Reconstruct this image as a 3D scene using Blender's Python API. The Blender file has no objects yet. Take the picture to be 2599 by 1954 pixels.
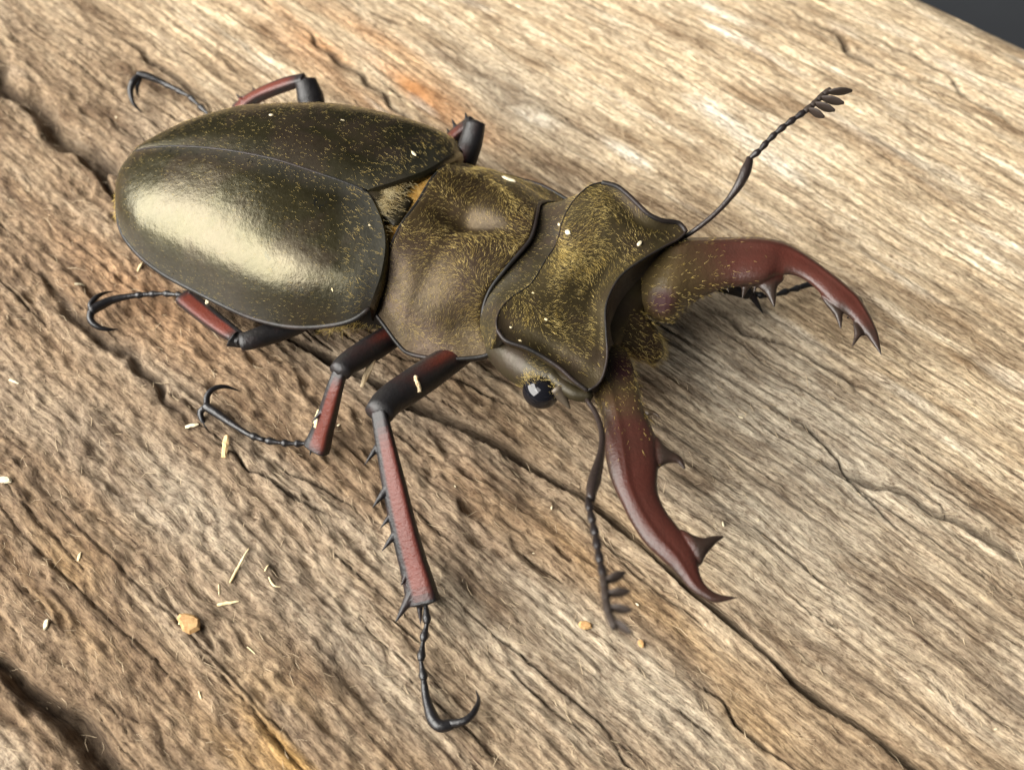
import bpy, math, random
import numpy as np
from mathutils import Vector
random.seed(7); RNG = np.random.default_rng(7)
S = 0.001                                    # everything below is written in millimetres
SC = bpy.context.scene
COL = SC.collection

# ---------------------------------------------------------------- camera, world, light, exposure
W, H = 2599, 1954
PITCH = math.radians(55); FOV = math.radians(50); DIST = 100.0
FPX = (W/2)/math.tan(FOV/2)
CAM = np.array([0, -DIST*math.cos(PITCH), DIST*math.sin(PITCH)])
cR = np.array([1., 0, 0]); cF = np.array([0, math.cos(PITCH), -math.sin(PITCH)]); cU = np.array([0, math.sin(PITCH), math.cos(PITCH)])
cd = bpy.data.cameras.new('camera'); cam = bpy.data.objects.new('camera', cd); COL.objects.link(cam)
cam.location = CAM*S; cam.rotation_euler = (math.pi/2-PITCH, 0, 0)
cd.sensor_fit = 'HORIZONTAL'; cd.angle = FOV; cd.clip_start = 0.005; cd.clip_end = 20
cd.dof.use_dof = True; cd.dof.focus_distance = 0.092; cd.dof.aperture_fstop = 42
SC.camera = cam
SC.render.resolution_x = 1024; SC.render.resolution_y = 769

wd = bpy.data.worlds.new('World'); SC.world = wd; wd.use_nodes = True
bg = wd.node_tree.nodes['Background']; bg.inputs[0].default_value = (0.80, 0.88, 1.0, 1); bg.inputs[1].default_value = 0.07

def area(name, loc, target, size, power, color, sy=None):
    l = bpy.data.lights.new(name, 'AREA'); l.energy = power; l.size = size; l.color = color
    if sy: l.shape = 'RECTANGLE'; l.size_y = sy
    o = bpy.data.objects.new(name, l); COL.objects.link(o); o.location = loc
    o.rotation_euler = (Vector(target)-Vector(loc)).to_track_quat('-Z', 'Y').to_euler()
    return o
area('window_light', (-0.58, -0.10, 0.40), (-0.01, 0.0, 0.0), 1.0, 25.0, (1.0, 0.97, 0.91), 0.60)
area('ceiling_light', (-0.36, -0.30, 0.78), (0, 0, 0), 0.45, 3.2, (1.0, 0.97, 0.93))
vs = SC.view_settings; vs.view_transform = 'Standard'; vs.look = 'None'; vs.exposure = 0.0; vs.gamma = 1.0

# ---------------------------------------------------------------- helpers
def P(x, y, h=0.0):
    """photo pixel -> point on the horizontal plane h millimetres above the wood"""
    d = cF + cR*(x-W/2)/FPX + cU*(H/2-y)/FPX
    return CAM + d*((h-CAM[2])/d[2])
def PL(pts): return np.array([P(*p) for p in pts])
def on_plane(x, y, a, n):
    d = cF + cR*(x-W/2)/FPX + cU*(H/2-y)/FPX
    return CAM + d*(((a-CAM[:2])@n)/(d[:2]@n))
def nrm(v): return v/np.maximum(np.linalg.norm(v, axis=-1, keepdims=True), 1e-12)
def spline(pts, n, closed=False):
    """centripetal-ish Catmull-Rom resampled evenly by arc length"""
    p = np.array(pts, float)
    q = np.vstack([2*p[0]-p[1], p, 2*p[-1]-p[-2]])
    out = []
    for i in range(1, len(q)-2):
        t = np.linspace(0, 1, 24, endpoint=False)[:, None]
        a, b, c, d = q[i-1], q[i], q[i+1], q[i+2]
        out.append(.5*((2*b)+(-a+c)*t+(2*a-5*b+4*c-d)*t**2+(-a+3*b-3*c+d)*t**3))
    out = np.vstack(out+[p[-1:]])
    return resamp(out, n)
def resamp(out, n, s=None):
    L = np.r_[0, np.cumsum(np.linalg.norm(np.diff(out[:, :3], axis=0), axis=1))]
    s = np.linspace(0, 1, n) if s is None else s
    return np.stack([np.interp(s*L[-1], L, out[:, k]) for k in range(out.shape[1])], 1)
def rad(v, n):                                  # a list of radii stretched over n stations
    v = np.atleast_1d(np.array(v, float)); return np.interp(np.linspace(0, 1, n), np.linspace(0, 1, len(v)), v)

def fuse(name, mb, voxel, smooth=2):
    """weld the overlapping pieces of one part into a single continuous skin"""
    me = bpy.data.meshes.new(name); me.from_pydata(mb.V().tolist(), [], mb.f); o = bpy.data.objects.new(name, me); COL.objects.link(o)
    r = o.modifiers.new('r', 'REMESH'); r.mode = 'VOXEL'; r.voxel_size = voxel
    if smooth: q = o.modifiers.new('s', 'SMOOTH'); q.factor = .5; q.iterations = smooth
    dg = bpy.context.evaluated_depsgraph_get(); ev = o.evaluated_get(dg).to_mesh()
    v = np.empty(len(ev.vertices)*3); ev.vertices.foreach_get('co', v); f = [tuple(p.vertices) for p in ev.polygons]
    out = MB(); out.add(v.reshape(-1, 3), f); bpy.data.objects.remove(o); bpy.data.meshes.remove(me); return out
def nearest(v, q, ch=4000):
    return np.concatenate([np.argmin(((v[i:i+ch, None]-q[None])**2).sum(-1), 1) for i in range(0, len(v), ch)])

class MB:
    def __init__(s): s.v = []; s.f = []; s.m = []; s.n = 0
    def add(s, v, f, m=0):
        s.v.append(np.asarray(v, float)); s.f += [tuple(int(i)+s.n for i in q) for q in f]; s.m += [m]*len(f); s.n += len(v)
    def grid(s, g, m=0, flip=False, wrap=False):
        a, b = g.shape[:2]; f = []
        for i in range(a-1):
            for j in range(b if wrap else b-1):
                k = (j+1) % b
                q = (i*b+j, i*b+k, (i+1)*b+k, (i+1)*b+j)
                f.append(q[::-1] if flip else q)
        s.add(g.reshape(-1, 3), f, m)
    def tube(s, pts, r, seg=12, m=0, rb=None, up=None, cap=True, n=None, power=2.0):
        """swept tube; r = half width, rb = half thickness along 'up'"""
        p = np.array(pts, float)
        if n: p = spline(p, n)
        k = len(p); ra = rad(r, k); rb = ra if rb is None else rad(rb, k)
        t = nrm(np.gradient(p, axis=0)); fr = []
        if up is None:
            x = np.cross(t[0], [0, 0, 1.]); x = x if np.linalg.norm(x) > .1 else np.cross(t[0], [1., 0, 0]); x = nrm(x)
            for i in range(k): x = nrm(x-t[i]*(x@t[i])); fr.append((x, np.cross(t[i], x)))
        else:
            for i in range(k): x = nrm(np.cross(t[i], np.array(up, float))); fr.append((x, np.cross(x, t[i])))
        an = np.arange(seg)*2*math.pi/seg; ca, sa = np.cos(an), np.sin(an)
        e = 2/power; ca = np.sign(ca)*abs(ca)**e; sa = np.sign(sa)*abs(sa)**e
        g = np.array([p[i]+np.outer(ca*ra[i], fr[i][0])+np.outer(sa*rb[i], fr[i][1]) for i in range(k)])
        b0 = s.n; s.grid(g, m, wrap=True)
        if cap:
            s.add([p[0]-t[0]*ra[0]*.3, p[-1]+t[-1]*min(ra[-1], rb[-1])*.4], [], m)
            c0, c1 = s.n-2, s.n-1
            for j in range(seg):
                q = (j+1) % seg
                s.f.append((b0+q, b0+j, c0)); s.f.append((b0+(k-1)*seg+j, b0+(k-1)*seg+q, c1)); s.m += [m, m]
        return g
    def spike(s, a, b, r, m=0, seg=7, bend=None, n=6):
        a, b = np.array(a, float), np.array(b, float); c = (a+b)/2+(0 if bend is None else np.array(bend, float))
        s.tube([a, c, b], np.linspace(r, r*.08, n), seg, m, n=n)
    def sphere(s, c, r, m=0, a=12, b=18, ax=None):
        th = np.linspace(.02, math.pi-.02, a); ph = np.arange(b)*2*math.pi/b
        r = np.array(r, float)*np.ones(3); u = np.stack([np.outer(np.sin(th), np.cos(ph)), np.outer(np.sin(th), np.sin(ph)), np.outer(np.cos(th), np.ones(b))], -1)*r
        if ax is not None: u = u@np.array(ax, float)
        s.grid(u+np.array(c, float), m, wrap=True, flip=True)
    def V(s): return np.vstack(s.v)

def build(name, mb, mats, parent=None, org=None, smooth=True, attrs=None, label=None, cat=None, group=None, kind=None):
    me = bpy.data.meshes.new(name); v = mb.V()
    o0 = np.zeros(3) if org is None else np.array(org, float)
    me.from_pydata(((v-o0)*S).tolist(), [], mb.f)
    for m in (mats if isinstance(mats, (list, tuple)) else [mats]): me.materials.append(m)
    me.polygons.foreach_set('material_index', np.array(mb.m, dtype=np.int32))
    me.polygons.foreach_set('use_smooth', np.full(len(mb.f), smooth, dtype=bool))
    for k, a in (attrs or {}).items():
        at = me.attributes.new(k, 'FLOAT', 'POINT'); at.data.foreach_set('value', np.asarray(a, dtype=np.float32))
    me.update()
    o = bpy.data.objects.new(name, me); COL.objects.link(o)
    if parent is not None: o.parent = parent
    else: o.location = o0*S
    for k, a in (('label', label), ('category', cat), ('group', group), ('kind', kind)):
        if a: o[k] = a
    return o
def coons(c0, c1, d0, d1):
    """c0,c1: back/front curves over u; d0,d1: side curves over v"""
    nu, nv = len(c0), len(d0); u = np.linspace(0, 1, nu)[None, :, None]; v = np.linspace(0, 1, nv)[:, None, None]
    return ((1-v)*c0[None]+v*c1[None]+(1-u)*d0[:, None]+u*d1[:, None]
            - ((1-u)*(1-v)*c0[0]+u*(1-v)*c0[-1]+(1-u)*v*c1[0]+u*v*c1[-1]))
def mirror(p, a, n):
    q = np.array(p, float).copy(); q[..., :2] -= 2*((q[..., :2]-a)@n)[..., None]*n; return q
def gnormals(g):
    du = np.gradient(g, axis=1); dv = np.gradient(g, axis=0); n = nrm(np.cross(du, dv))
    n[n[..., 2].mean() < 0 if False else np.zeros(g.shape[:2], bool)] *= -1
    return n if n[..., 2].mean() > 0 else -n

# ---------------------------------------------------------------- materials
def mat(name):
    m = bpy.data.materials.new(name); m.use_nodes = True; nt = m.node_tree
    return m, nt, nt.nodes['Principled BSDF']
def node(nt, typ, **kw):
    n = nt.nodes.new(typ)
    for k, v in kw.items():
        if k.startswith('i_'):
            key = k[2:]; key = int(key) if key.isdigit() else key.replace('_', ' ')
            n.inputs[key].default_value = v
        else: setattr(n, k, v)
    return n
def ramp(nt, fac, stops, interp='LINEAR'):
    r = nt.nodes.new('ShaderNodeValToRGB'); r.color_ramp.interpolation = interp; e = r.color_ramp.elements
    while len(e) < len(stops): e.new(.5)
    for k, (p, c) in enumerate(stops): e[k].position = p; e[k].color = tuple(c)+(1,) if len(c) == 3 else c
    nt.links.new(fac, r.inputs[0]); return r.outputs[0]
def noise(nt, vec, scale, detail=4, rough=.6, dist=0.):
    n = nt.nodes.new('ShaderNodeTexNoise'); n.inputs['Scale'].default_value = scale; n.inputs['Detail'].default_value = detail
    n.inputs['Roughness'].default_value = rough; n.inputs['Distortion'].default_value = dist
    nt.links.new(vec, n.inputs['Vector']); return n.outputs['Fac']
def mapping(nt, vec, scale, rot=(0, 0, 0)):
    m = nt.nodes.new('ShaderNodeMapping'); m.inputs['Scale'].default_value = scale; m.inputs['Rotation'].default_value = rot
    nt.links.new(vec, m.inputs['Vector']); return m.outputs[0]
def mix(nt, fac, a, b, mode='MIX'):
    m = nt.nodes.new('ShaderNodeMix'); m.data_type = 'RGBA'; m.blend_type = mode
    for s, k in ((fac, 0), (a, 6), (b, 7)):
        if hasattr(s, 'is_linked') or hasattr(s, 'links'): nt.links.new(s, m.inputs[k])
        else: m.inputs[k].default_value = s if k == 0 else tuple(s)+(1,)
    return m.outputs[2]
def attr(nt, name):
    a = nt.nodes.new('ShaderNodeAttribute'); a.attribute_name = name; return a.outputs['Fac']
def math_(nt, op, a, b=None, clamp=False):
    m = nt.nodes.new('ShaderNodeMath'); m.operation = op; m.use_clamp = clamp
    for k, s in enumerate((a, b)):
        if s is None: continue
        if isinstance(s, (int, float)): m.inputs[k].default_value = s
        else: nt.links.new(s, m.inputs[k])
    return m.outputs[0]
def bump(nt, b, h, dist, strength=1.0, prev=None):
    n = nt.nodes.new('ShaderNodeBump'); n.inputs['Distance'].default_value = dist; n.inputs['Strength'].default_value = strength
    nt.links.new(h, n.inputs['Height'])
    if prev is not None: nt.links.new(prev, n.inputs['Normal'])
    nt.links.new(n.outputs[0], b.inputs['Normal']); return n.outputs[0]
def objco(nt): return nt.nodes.new('ShaderNodeTexCoord').outputs['Object']

def m_cuticle(name, dark, light, metal=.55, rough=(.30, .5), spec=.5, grain=9000., bd=.00004, coat=0., tint=None, edge=False, uneven=.5, ior=1.5):
    m, nt, b = mat(name); co = objco(nt)
    n1 = noise(nt, co, 260, 4, .6); n2 = noise(nt, co, 2600, 3, .6); n3 = noise(nt, co, grain, 2, .5)
    c = ramp(nt, n1, [(.3, dark), (.7, light)])
    c = mix(nt, math_(nt, 'MULTIPLY', n2, .45), c, tuple(x*.45 for x in dark)); pz = ramp(nt, noise(nt, co, 190, 3, .6), [(.48, (0, 0, 0)), (.62, (1, 1, 1))]); c = mix(nt, math_(nt, 'MULTIPLY', pz, .35), c, (.050, .030, .026))
    if edge:
        e_ = attr(nt, 'edge'); st = ramp(nt, noise(nt, co, 4200, 4, .7), [(.44, (1, 1, 1)), (.52, (0, 0, 0))])
        c = mix(nt, math_(nt, 'MULTIPLY', math_(nt, 'MULTIPLY', st, .9), e_), c, (.008, .008, .009)); c = mix(nt, math_(nt, 'MULTIPLY', e_, .5), c, (.11, .108, .10))
        sc = ramp(nt, noise(nt, mapping(nt, co, (900, 260, 600), (0, 0, .7)), 1, 3, .6), [(.31, (1, 1, 1)), (.325, (0, 0, 0))]); c = mix(nt, sc, c, (.006, .006, .006))
    nt.links.new(c, b.inputs['Base Color'])
    b.inputs['IOR'].default_value = ior
    if tint: b.inputs['Specular Tint'].default_value = tint+(1,)
    b.inputs['Metallic'].default_value = metal; b.inputs['Specular IOR Level'].default_value = spec
    r = nt.nodes.new('ShaderNodeMapRange'); r.inputs['To Min'].default_value = rough[0]; r.inputs['To Max'].default_value = rough[1]
    r.inputs['From Min'].default_value = .3; r.inputs['From Max'].default_value = .7
    ro = r.outputs[0]
    if edge: ro = math_(nt, 'ADD', ro, math_(nt, 'MULTIPLY', attr(nt, 'edge'), .22))
    nt.links.new(n2, r.inputs['Value']); nt.links.new(ro, b.inputs['Roughness'])
    p = bump(nt, b, n3, bd, .7); p = bump(nt, b, n2, bd*2, .35, p); bump(nt, b, noise(nt, co, 420, 4, .6), .00016, uneven, p)
    b.inputs['Coat Weight'].default_value = coat; b.inputs['Coat Roughness'].default_value = .25
    return m
M = {}
M['elytron'] = m_cuticle('bronze elytron', (.011, .009, .003), (.028, .023, .009), .36, (.27, .36), 1.0, 7000, .000010, tint=(1., .92, .64), edge=True, ior=1.58, uneven=.75)
M['rim'] = m_cuticle('black cuticle', (.010, .009, .008), (.022, .020, .018), .0, (.38, .5), .3, 6000, .00002)
M['pronotum'] = m_cuticle('brown bronze cuticle', (.034, .022, .009), (.075, .050, .022), .5, (.38, .5), .35, 7000, .00003)
M['head'] = m_cuticle('brown head cuticle', (.042, .031, .013), (.085, .064, .029), .48, (.36, .48), .4, 7000, .00003)
M['frons'] = m_cuticle('smooth frons', (.075, .058, .040), (.10, .078, .055), .2, (.38, .5), .5, 9000, .00002)
M['neck'] = m_cuticle('olive neck cuticle', (.024, .019, .009), (.046, .036, .017), .25, (.38, .5), .4, 7000, .00002)
def m_redblack(name, red, black, rough, spec=.5, bd=.00012):
    """reddish where the attribute 'red' is high, blackish elsewhere, ochre down where 'gold' is high"""
    m, nt, b = mat(name); co = objco(nt)
    n1 = noise(nt, co, 500, 4, .6); n2 = noise(nt, co, 5000, 3, .6)
    f = math_(nt, 'ADD', attr(nt, 'red'), math_(nt, 'MULTIPLY', math_(nt, 'SUBTRACT', n1, .5), .5), True)
    c = mix(nt, f, black, red)
    c = mix(nt, math_(nt, 'MULTIPLY', n2, .35), c, tuple(x*.4 for x in black))
    c = mix(nt, math_(nt, 'MULTIPLY', attr(nt, 'gold'), .85), c, (.075, .054, .022))
    c = mix(nt, attr(nt, 'spot'), c, (.030, .006, .006))
    nt.links.new(c, b.inputs['Base Color']); nt.links.new(math_(nt, 'ADD', math_(nt, 'MULTIPLY', attr(nt, 'spot'), .4), rough), b.inputs['Roughness']); b.inputs['Specular IOR Level'].default_value = spec
    n3 = noise(nt, co, 2600, 4, .7); q_ = bump(nt, b, n2, .00005, .5); bump(nt, b, n3, bd, .55, q_); return m
M['mandible'] = m_redblack('red brown mandible', (.092, .022, .015), (.028, .018, .013), .34, .40, bd=.00008)
M['leg'] = m_redblack('black and red leg', (.13, .024, .013), (.015, .0135, .014), .40, .4)
M['claw'] = m_redblack('black claw', (.03, .02, .02), (.014, .013, .014), .28)
M['antenna'] = m_redblack('dark antenna', (.055, .035, .026), (.016, .012, .012), .33)
M['lamella'] = m_redblack('matt lamella', (.050, .036, .028), (.024, .017, .014), .55, .3)
m, nt, b = mat('glossy black eye'); b.inputs['Base Color'].default_value = (.006, .006, .008, 1); b.inputs['Roughness'].default_value = .06; M['eye'] = m
def m_hair(name, c1, c2, rough=.4):
    m, nt, b = mat(name); n1 = noise(nt, objco(nt), 900, 2)
    nt.links.new(ramp(nt, n1, [(.35, c1), (.65, c2)]), b.inputs['Base Color']); b.inputs['Roughness'].default_value = rough
    b.inputs['Specular IOR Level'].default_value = .6; return m
M['gold'] = m_hair('golden hair', (.45, .31, .07), (.68, .51, .17))
M['orange'] = m_hair('orange fringe', (.40, .21, .035), (.58, .36, .09))
M['palehair'] = m_hair('pale hair', (.24, .17, .06), (.36, .29, .15))
def m_chip(name, c1, c2):
    m, nt, b = mat(name); n1 = noise(nt, objco(nt), 1800, 4, .6)
    nt.links.new(ramp(nt, n1, [(.3, c1), (.7, c2)]), b.inputs['Base Color']); b.inputs['Roughness'].default_value = .7
    bump(nt, b, n1, .00012, .6); return m
M['straw'] = m_chip('pale straw', (.58, .44, .22), (.80, .68, .42))
M['white'] = m_chip('white chip', (.52, .43, .27), (.78, .70, .50))
M['amber'] = m_chip('amber flake', (.30, .15, .05), (.58, .37, .16))
M['ochre'] = m_chip('ochre seed', (.55, .36, .16), (.70, .50, .26))
M['flesh'] = m_chip('cream husk', (.50, .36, .20), (.70, .56, .36))
m, nt, b = mat('dark slate table'); n1 = noise(nt, objco(nt), 6, 5)
nt.links.new(ramp(nt, n1, [(.3, (.018, .020, .023)), (.75, (.035, .038, .043))]), b.inputs['Base Color']); b.inputs['Roughness'].default_value = .65; M['table'] = m

# ---------------------------------------------------------------- the log: a weathered timber heightfield, grain along local x
GA = math.radians(137)
gu = np.array([math.cos(GA), math.sin(GA)]); gv = np.array([gu[1], -gu[0]])        # along / across the grain
U0, U1, V0, V1 = -66., 100., -66., 96.
NU, NV = 560, 1120
uu = np.linspace(U0, U1, NU); vv = np.linspace(V0, V1, NV)
def fnoise(lu, lv, seed):
    """gaussian-filtered white noise, correlation lengths in mm along / across the grain, unit variance"""
    r = np.random.default_rng(seed).standard_normal((NU, NV)).astype(np.float32)
    ku = np.fft.fftfreq(NU, (U1-U0)/NU)[:, None]; kv = np.fft.rfftfreq(NV, (V1-V0)/NV)[None]
    g = np.exp(-2*(math.pi**2)*((ku*lu)**2+(kv*lv)**2))
    x = np.fft.irfft2(np.fft.rfft2(r)*g, s=(NU, NV)); return (x-x.mean())/x.std()
def sample(A, u, v):
    i = np.clip((u-U0)/(U1-U0)*(NU-1), 0, NU-1.001); j = np.clip((v-V0)/(V1-V0)*(NV-1), 0, NV-1.001)
    a = i.astype(int); b = j.astype(int); fu = i-a; fv = j-b
    return A[a, b]*(1-fu)*(1-fv)+A[a+1, b]*fu*(1-fv)+A[a, b+1]*(1-fu)*fv+A[a+1, b+1]*fu*fv
def uv_of(x, y): return x*gu[0]+y*gu[1], x*gv[0]+y*gv[1]
UG, VG = np.meshgrid(uu, vv, indexing='ij')
warp = 1.2*fnoise(18, 9, 1)+.16*fnoise(5, 2.5, 2)                     # the fibres wander
def wn(lu, lv, s): return sample(fnoise(lu, lv, s), UG, VG+warp)
XG = UG*gu[0]+VG*gv[0]; YG = UG*gu[1]+VG*gv[1]
rough = np.clip((-VG+4+7*fnoise(12, 8, 3))/28, 0, 1)                  # towards the weathered low side
big = fnoise(16, 9, 4)*.35
fib = wn(7, .28, 5); fib2 = wn(3.0, .16, 6); fine = wn(1.2, .13, 7)
plate = np.tanh(3*wn(9, 1.6, 11)); plate2 = np.tanh(4*wn(3.5, .8, 12)); grit = fnoise(.38, .22, 13); pit = wn(1.6, .7, 8); pit2 = wn(.8, .45, 9); lump = wn(5, 2.0, 10)
Z = big + .030*fib + .036*fib2 + .035*fine + .03*lump + .045*plate*np.clip(fnoise(10, 6, 14), 0, 1.5) + .035*plate2*rough
Z += rough*(.05*pit + .06*pit2 - .50*np.maximum(0, pit-1.25) - .45*np.maximum(0, pit2-1.4) + .03*lump + .075*grit) + .022*grit
dirt = np.zeros_like(Z)
def groove(px, width, depth, wob=.25, seed=0, soft=0.0, dirtw=.8):
    """cut a crack that follows a polyline traced on the wood surface"""
    global Z, dirt
    q = PL([(x, y, 0) for x, y in px]); a = np.array([uv_of(p[0], p[1]) for p in q]); a = a[np.argsort(a[:, 0])]
    s = np.sort(uu[(uu >= a[0, 0]-1) & (uu <= a[-1, 0]+1)]); 
    c = np.interp(uu, a[:, 0], a[:, 1]); r = np.random.default_rng(seed)
    k = np.convolve(r.standard_normal(NU+40), np.hanning(17)/3, 'same')[20:20+NU]; k2 = np.convolve(r.standard_normal(NU+40), np.hanning(31)/4, 'same')[20:20+NU]
    c = c+wob*k; end = np.clip((uu-a[0, 0]+1)/6, 0, 1)*np.clip((a[-1, 0]-uu+1)/6, 0, 1)
    w = np.maximum(.06, width*(1+.3*k2))*np.sqrt(np.maximum(end, .0001)); d = np.abs(VG-c[:, None])
    x = np.clip(1-d/w[:, None], 0, 1); prof = np.clip(x*2.2, 0, 1) if not soft else x*x*(3-2*x)
    Z = Z-depth*end[:, None]*prof; dirt = np.maximum(dirt, dirtw*prof*end[:, None])
    return c, end
groove([(640, 800), (700, 835), (860, 925), (973, 972), (1059, 1025), (1250, 1111), (1400, 1205), (1480, 1250), (1560, 1310), (1660, 1400), (1760, 1490), (1850, 1560)], .62, 3.6, .04, 1)
groove([(1740, 1470), (1850, 1560), (1950, 1650), (2040, 1735), (2150, 1810), (2250, 1880), (2360, 1970), (2600, 2150)], .44, 3.0, .05, 2)
groove([(-90, 110), (0, 190), (100, 280), (200, 360), (290, 440), (330, 480)], 2.1, 2.2, .5, 3, 1)
groove([(180, 350), (250, 420), (300, 500), (330, 560)], .8, 1.4, .3, 31, 1)
groove([(-120, 1580), (0, 1690), (100, 1780), (180, 1850), (280, 1954), (420, 2080)], 1.5, 2.4, .35, 4, 1)
groove([(90, 680), (190, 790), (330, 900), (430, 1010), (490, 1090)], .75, .9, .25, 5, 1)
groove([(1780, 770), (1880, 830), (1990, 880), (2090, 930), (2200, 1000)], .5, .8, .3, 6, 1)
groove([(2060, 1150), (2180, 1210), (2380, 1290), (2480, 1350), (2640, 1430)], .9, 1.1, .4, 7, 1)
groove([(1930, 1000), (2040, 1080), (2150, 1200), (2220, 1290), (2330, 1400)], .16, .8, .2, 8)
groove([(2000, 10), (2140, 110), (2220, 170), (2400, 220), (2599, 330)], .7, .7, .4, 9, 1)
groove([(2180, 70), (2330, 140), (2410, 200), (2480, 260), (2620, 330)], .5, .6, .4, 10, 1)
groove([(1750, 1690), (1830, 1770), (1900, 1850), (1960, 1900), (2060, 1990)], .14, .8, .3, 11)
groove([(1500, 1800), (1560, 1880), (1630, 1954), (1700, 2020)], .14, .7, .3, 12)
groove([(1500, 1340), (1560, 1400), (1640, 1460)], .14, .6, .2, 13)
groove([(740, 40), (860, 150), (960, 230), (1060, 330), (1200, 420), (1400, 520)], .8, .5, .4, 14, 1)
groove([(300, 90), (380, 150), (470, 210), (540, 290)], .6, .7, .4, 15, 1)
groove([(520, 1090), (640, 1190), (760, 1260), (880, 1320)], .18, .7, .3, 16)
groove([(420, 1480), (455, 1540), (520, 1610), (560, 1680)], .5, .7, .4, 17, 1)
groove([(380, 1810), (410, 1870), (440, 1960)], .35, .8, .4, 18, 1)
groove([(650, 1150), (800, 1230), (900, 1290), (950, 1330)], .12, .6, .2, 19)
groove([(960, 880), (1100, 930), (1200, 980), (1330, 1060)], .16, .6, .3, 20)
rr = np.random.default_rng(21)
for k in range(300):                                                   # short drying checks along the grain
    cu = rr.uniform(U0+8, U1-8); cv = rr.uniform(V0+6, V1-12); L = rr.uniform(1.5, 7)*(1+2*(rr.random() < .2)); w = rr.uniform(.07, .17); dp = rr.uniform(.25, .7)
    i0, i1 = np.searchsorted(uu, [cu-L, cu+L]); j0, j1 = np.searchsorted(vv, [cv-2.2, cv+2.2])
    if i1-i0 < 3: continue
    t = (uu[i0:i1]-cu)/L; c = cv+.2*np.sin(t*2+k)+.15*np.cumsum(rr.standard_normal(i1-i0))*.25
    ww = w*np.sqrt(np.clip(1-t*t, .001, 1)); x = np.clip(1-np.abs(vv[None, j0:j1]-c[:, None])/ww[:, None], 0, 1)*np.clip((1-t*t)*2, 0, 1)[:, None]
    Z[i0:i1, j0:j1] -= dp*x; dirt[i0:i1, j0:j1] = np.maximum(dirt[i0:i1, j0:j1], .55*x)
# keep the ground under the feet near its nominal height, let the timber round off at its far and near sides
Z -= np.where(VG > 72, (VG-72)**2/16., 0); Z -= np.where(VG < -50, (-50-VG)**2/60., 0)
lowside = VG < -45.5
def wood_z(x, y): 
    u, v = uv_of(np.asarray(x, float), np.asarray(y, float)); return sample(Z, u, v)
# own colours of the timber: pale bleached side, rust streak, ochre and grey patches
def blob(px, py, ru, rv, seed=None):
    q = P(px, py, 0); u, v = uv_of(q[0], q[1]); return np.exp(-(((UG-u)/ru)**2+((VG-v)/rv)**2))
pale = np.clip((VG-3+9*fnoise(18, 6, 22))/34, 0, 1); pale = np.maximum(pale, .55*blob(40, 20, 14, 5))
rust = np.clip(1.2*blob(980, 180, 11, 4.5)+.5*blob(1130, 560, 10, 3)+.9*blob(1320, 430, 9, 2.6)+.5*blob(760, 60, 9, 4)+.25*blob(300, 700, 16, 4)+.35*blob(1250, 1330, 7, 4), 0, 1)*np.clip(.6+.5*wn(4, .8, 23), 0, 1.3)
ochre = np.clip(blob(760, 1910, 7, 3)+.6*blob(120, 1480, 6, 3)+.5*blob(1700, 1700, 9, 3)+.3*blob(1650, 1350, 10, 5), 0, 1)*np.clip(.6+.5*wn(3, .8, 24), 0, 1.3)
grey = np.clip(.95*blob(2280, 1380, 20, 11)+.8*blob(1900, 1000, 16, 6)+.5*blob(1100, 1650, 20, 8)+.6*blob(1310, 260, 8, 4)+.5*blob(120, 1850, 8, 5)+.6*blob(1560, 1750, 14, 5)+.25*wn(8, 2, 25)-.1, 0, 1)
white = np.clip(blob(1330, 280, 4, 1.0)+blob(1590, 380, 4, 1.0)+.6*blob(1120, 130, 7, 1.0)+.55*wn(3.5, .7, 26)-.75, 0, 1)*np.clip(pale*1.6+.1, 0, 1)

m, nt, b = mat('weathered timber'); co = objco(nt)
w0 = nt.nodes.new('ShaderNodeVectorMath'); w0.operation = 'ADD'
wnz = nt.nodes.new('ShaderNodeTexNoise'); wnz.inputs['Scale'].default_value = 110; nt.links.new(co, wnz.inputs['Vector'])
wsc = nt.nodes.new('ShaderNodeVectorMath'); wsc.operation = 'SCALE'; wsc.inputs['Scale'].default_value = .0018
nt.links.new(wnz.outputs['Color'], wsc.inputs[0]); nt.links.new(co, w0.inputs[0]); nt.links.new(wsc.outputs[0], w0.inputs[1]); wc = w0.outputs[0]
g1 = noise(nt, mapping(nt, wc, (60, 480, 480)), 1, 9, .66); g2 = noise(nt, mapping(nt, wc, (170, 2500, 2500)), 1, 6, .70)
g3 = noise(nt, mapping(nt, wc, (1300, 3000, 3000)), 1, 5, .72); g4 = noise(nt, mapping(nt, wc, (80, 260, 260)), 1, 6, .62); g5 = noise(nt, mapping(nt, wc, (35, 1900, 1900)), 1, 5, .62)
base = ramp(nt, g1, [(.30, (.115, .074, .044)), (.42, (.25, .178, .112)), (.54, (.345, .258, .170)), (.68, (.46, .370, .270))])
palec = ramp(nt, g1, [(.28, (.30, .205, .122)), (.41, (.48, .372, .250)), (.54, (.57, .462, .328)), (.70, (.66, .575, .452))])
c = mix(nt, attr(nt, 'pale'), base, palec)
c = mix(nt, math_(nt, 'MULTIPLY', attr(nt, 'rough'), .65), c, (.165, .108, .066))
c = mix(nt, math_(nt, 'MULTIPLY', attr(nt, 'rust'), .75), c, (.42, .20, .08))
c = mix(nt, math_(nt, 'MULTIPLY', attr(nt, 'ochre'), .75), c, (.50, .30, .10))
c = mix(nt, math_(nt, 'MULTIPLY', attr(nt, 'grey'), .70), c, (.43, .385, .315))
c = mix(nt, math_(nt, 'MULTIPLY', attr(nt, 'white'), .85), c, (.74, .69, .60))
c = mix(nt, 1.0, c, ramp(nt, g2, [(.34, (.42, .37, .33)), (.45, (.88, .86, .83)), (.54, (1.08, 1.08, 1.06)), (.66, (1.30, 1.30, 1.26))]), 'MULTIPLY')
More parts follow.
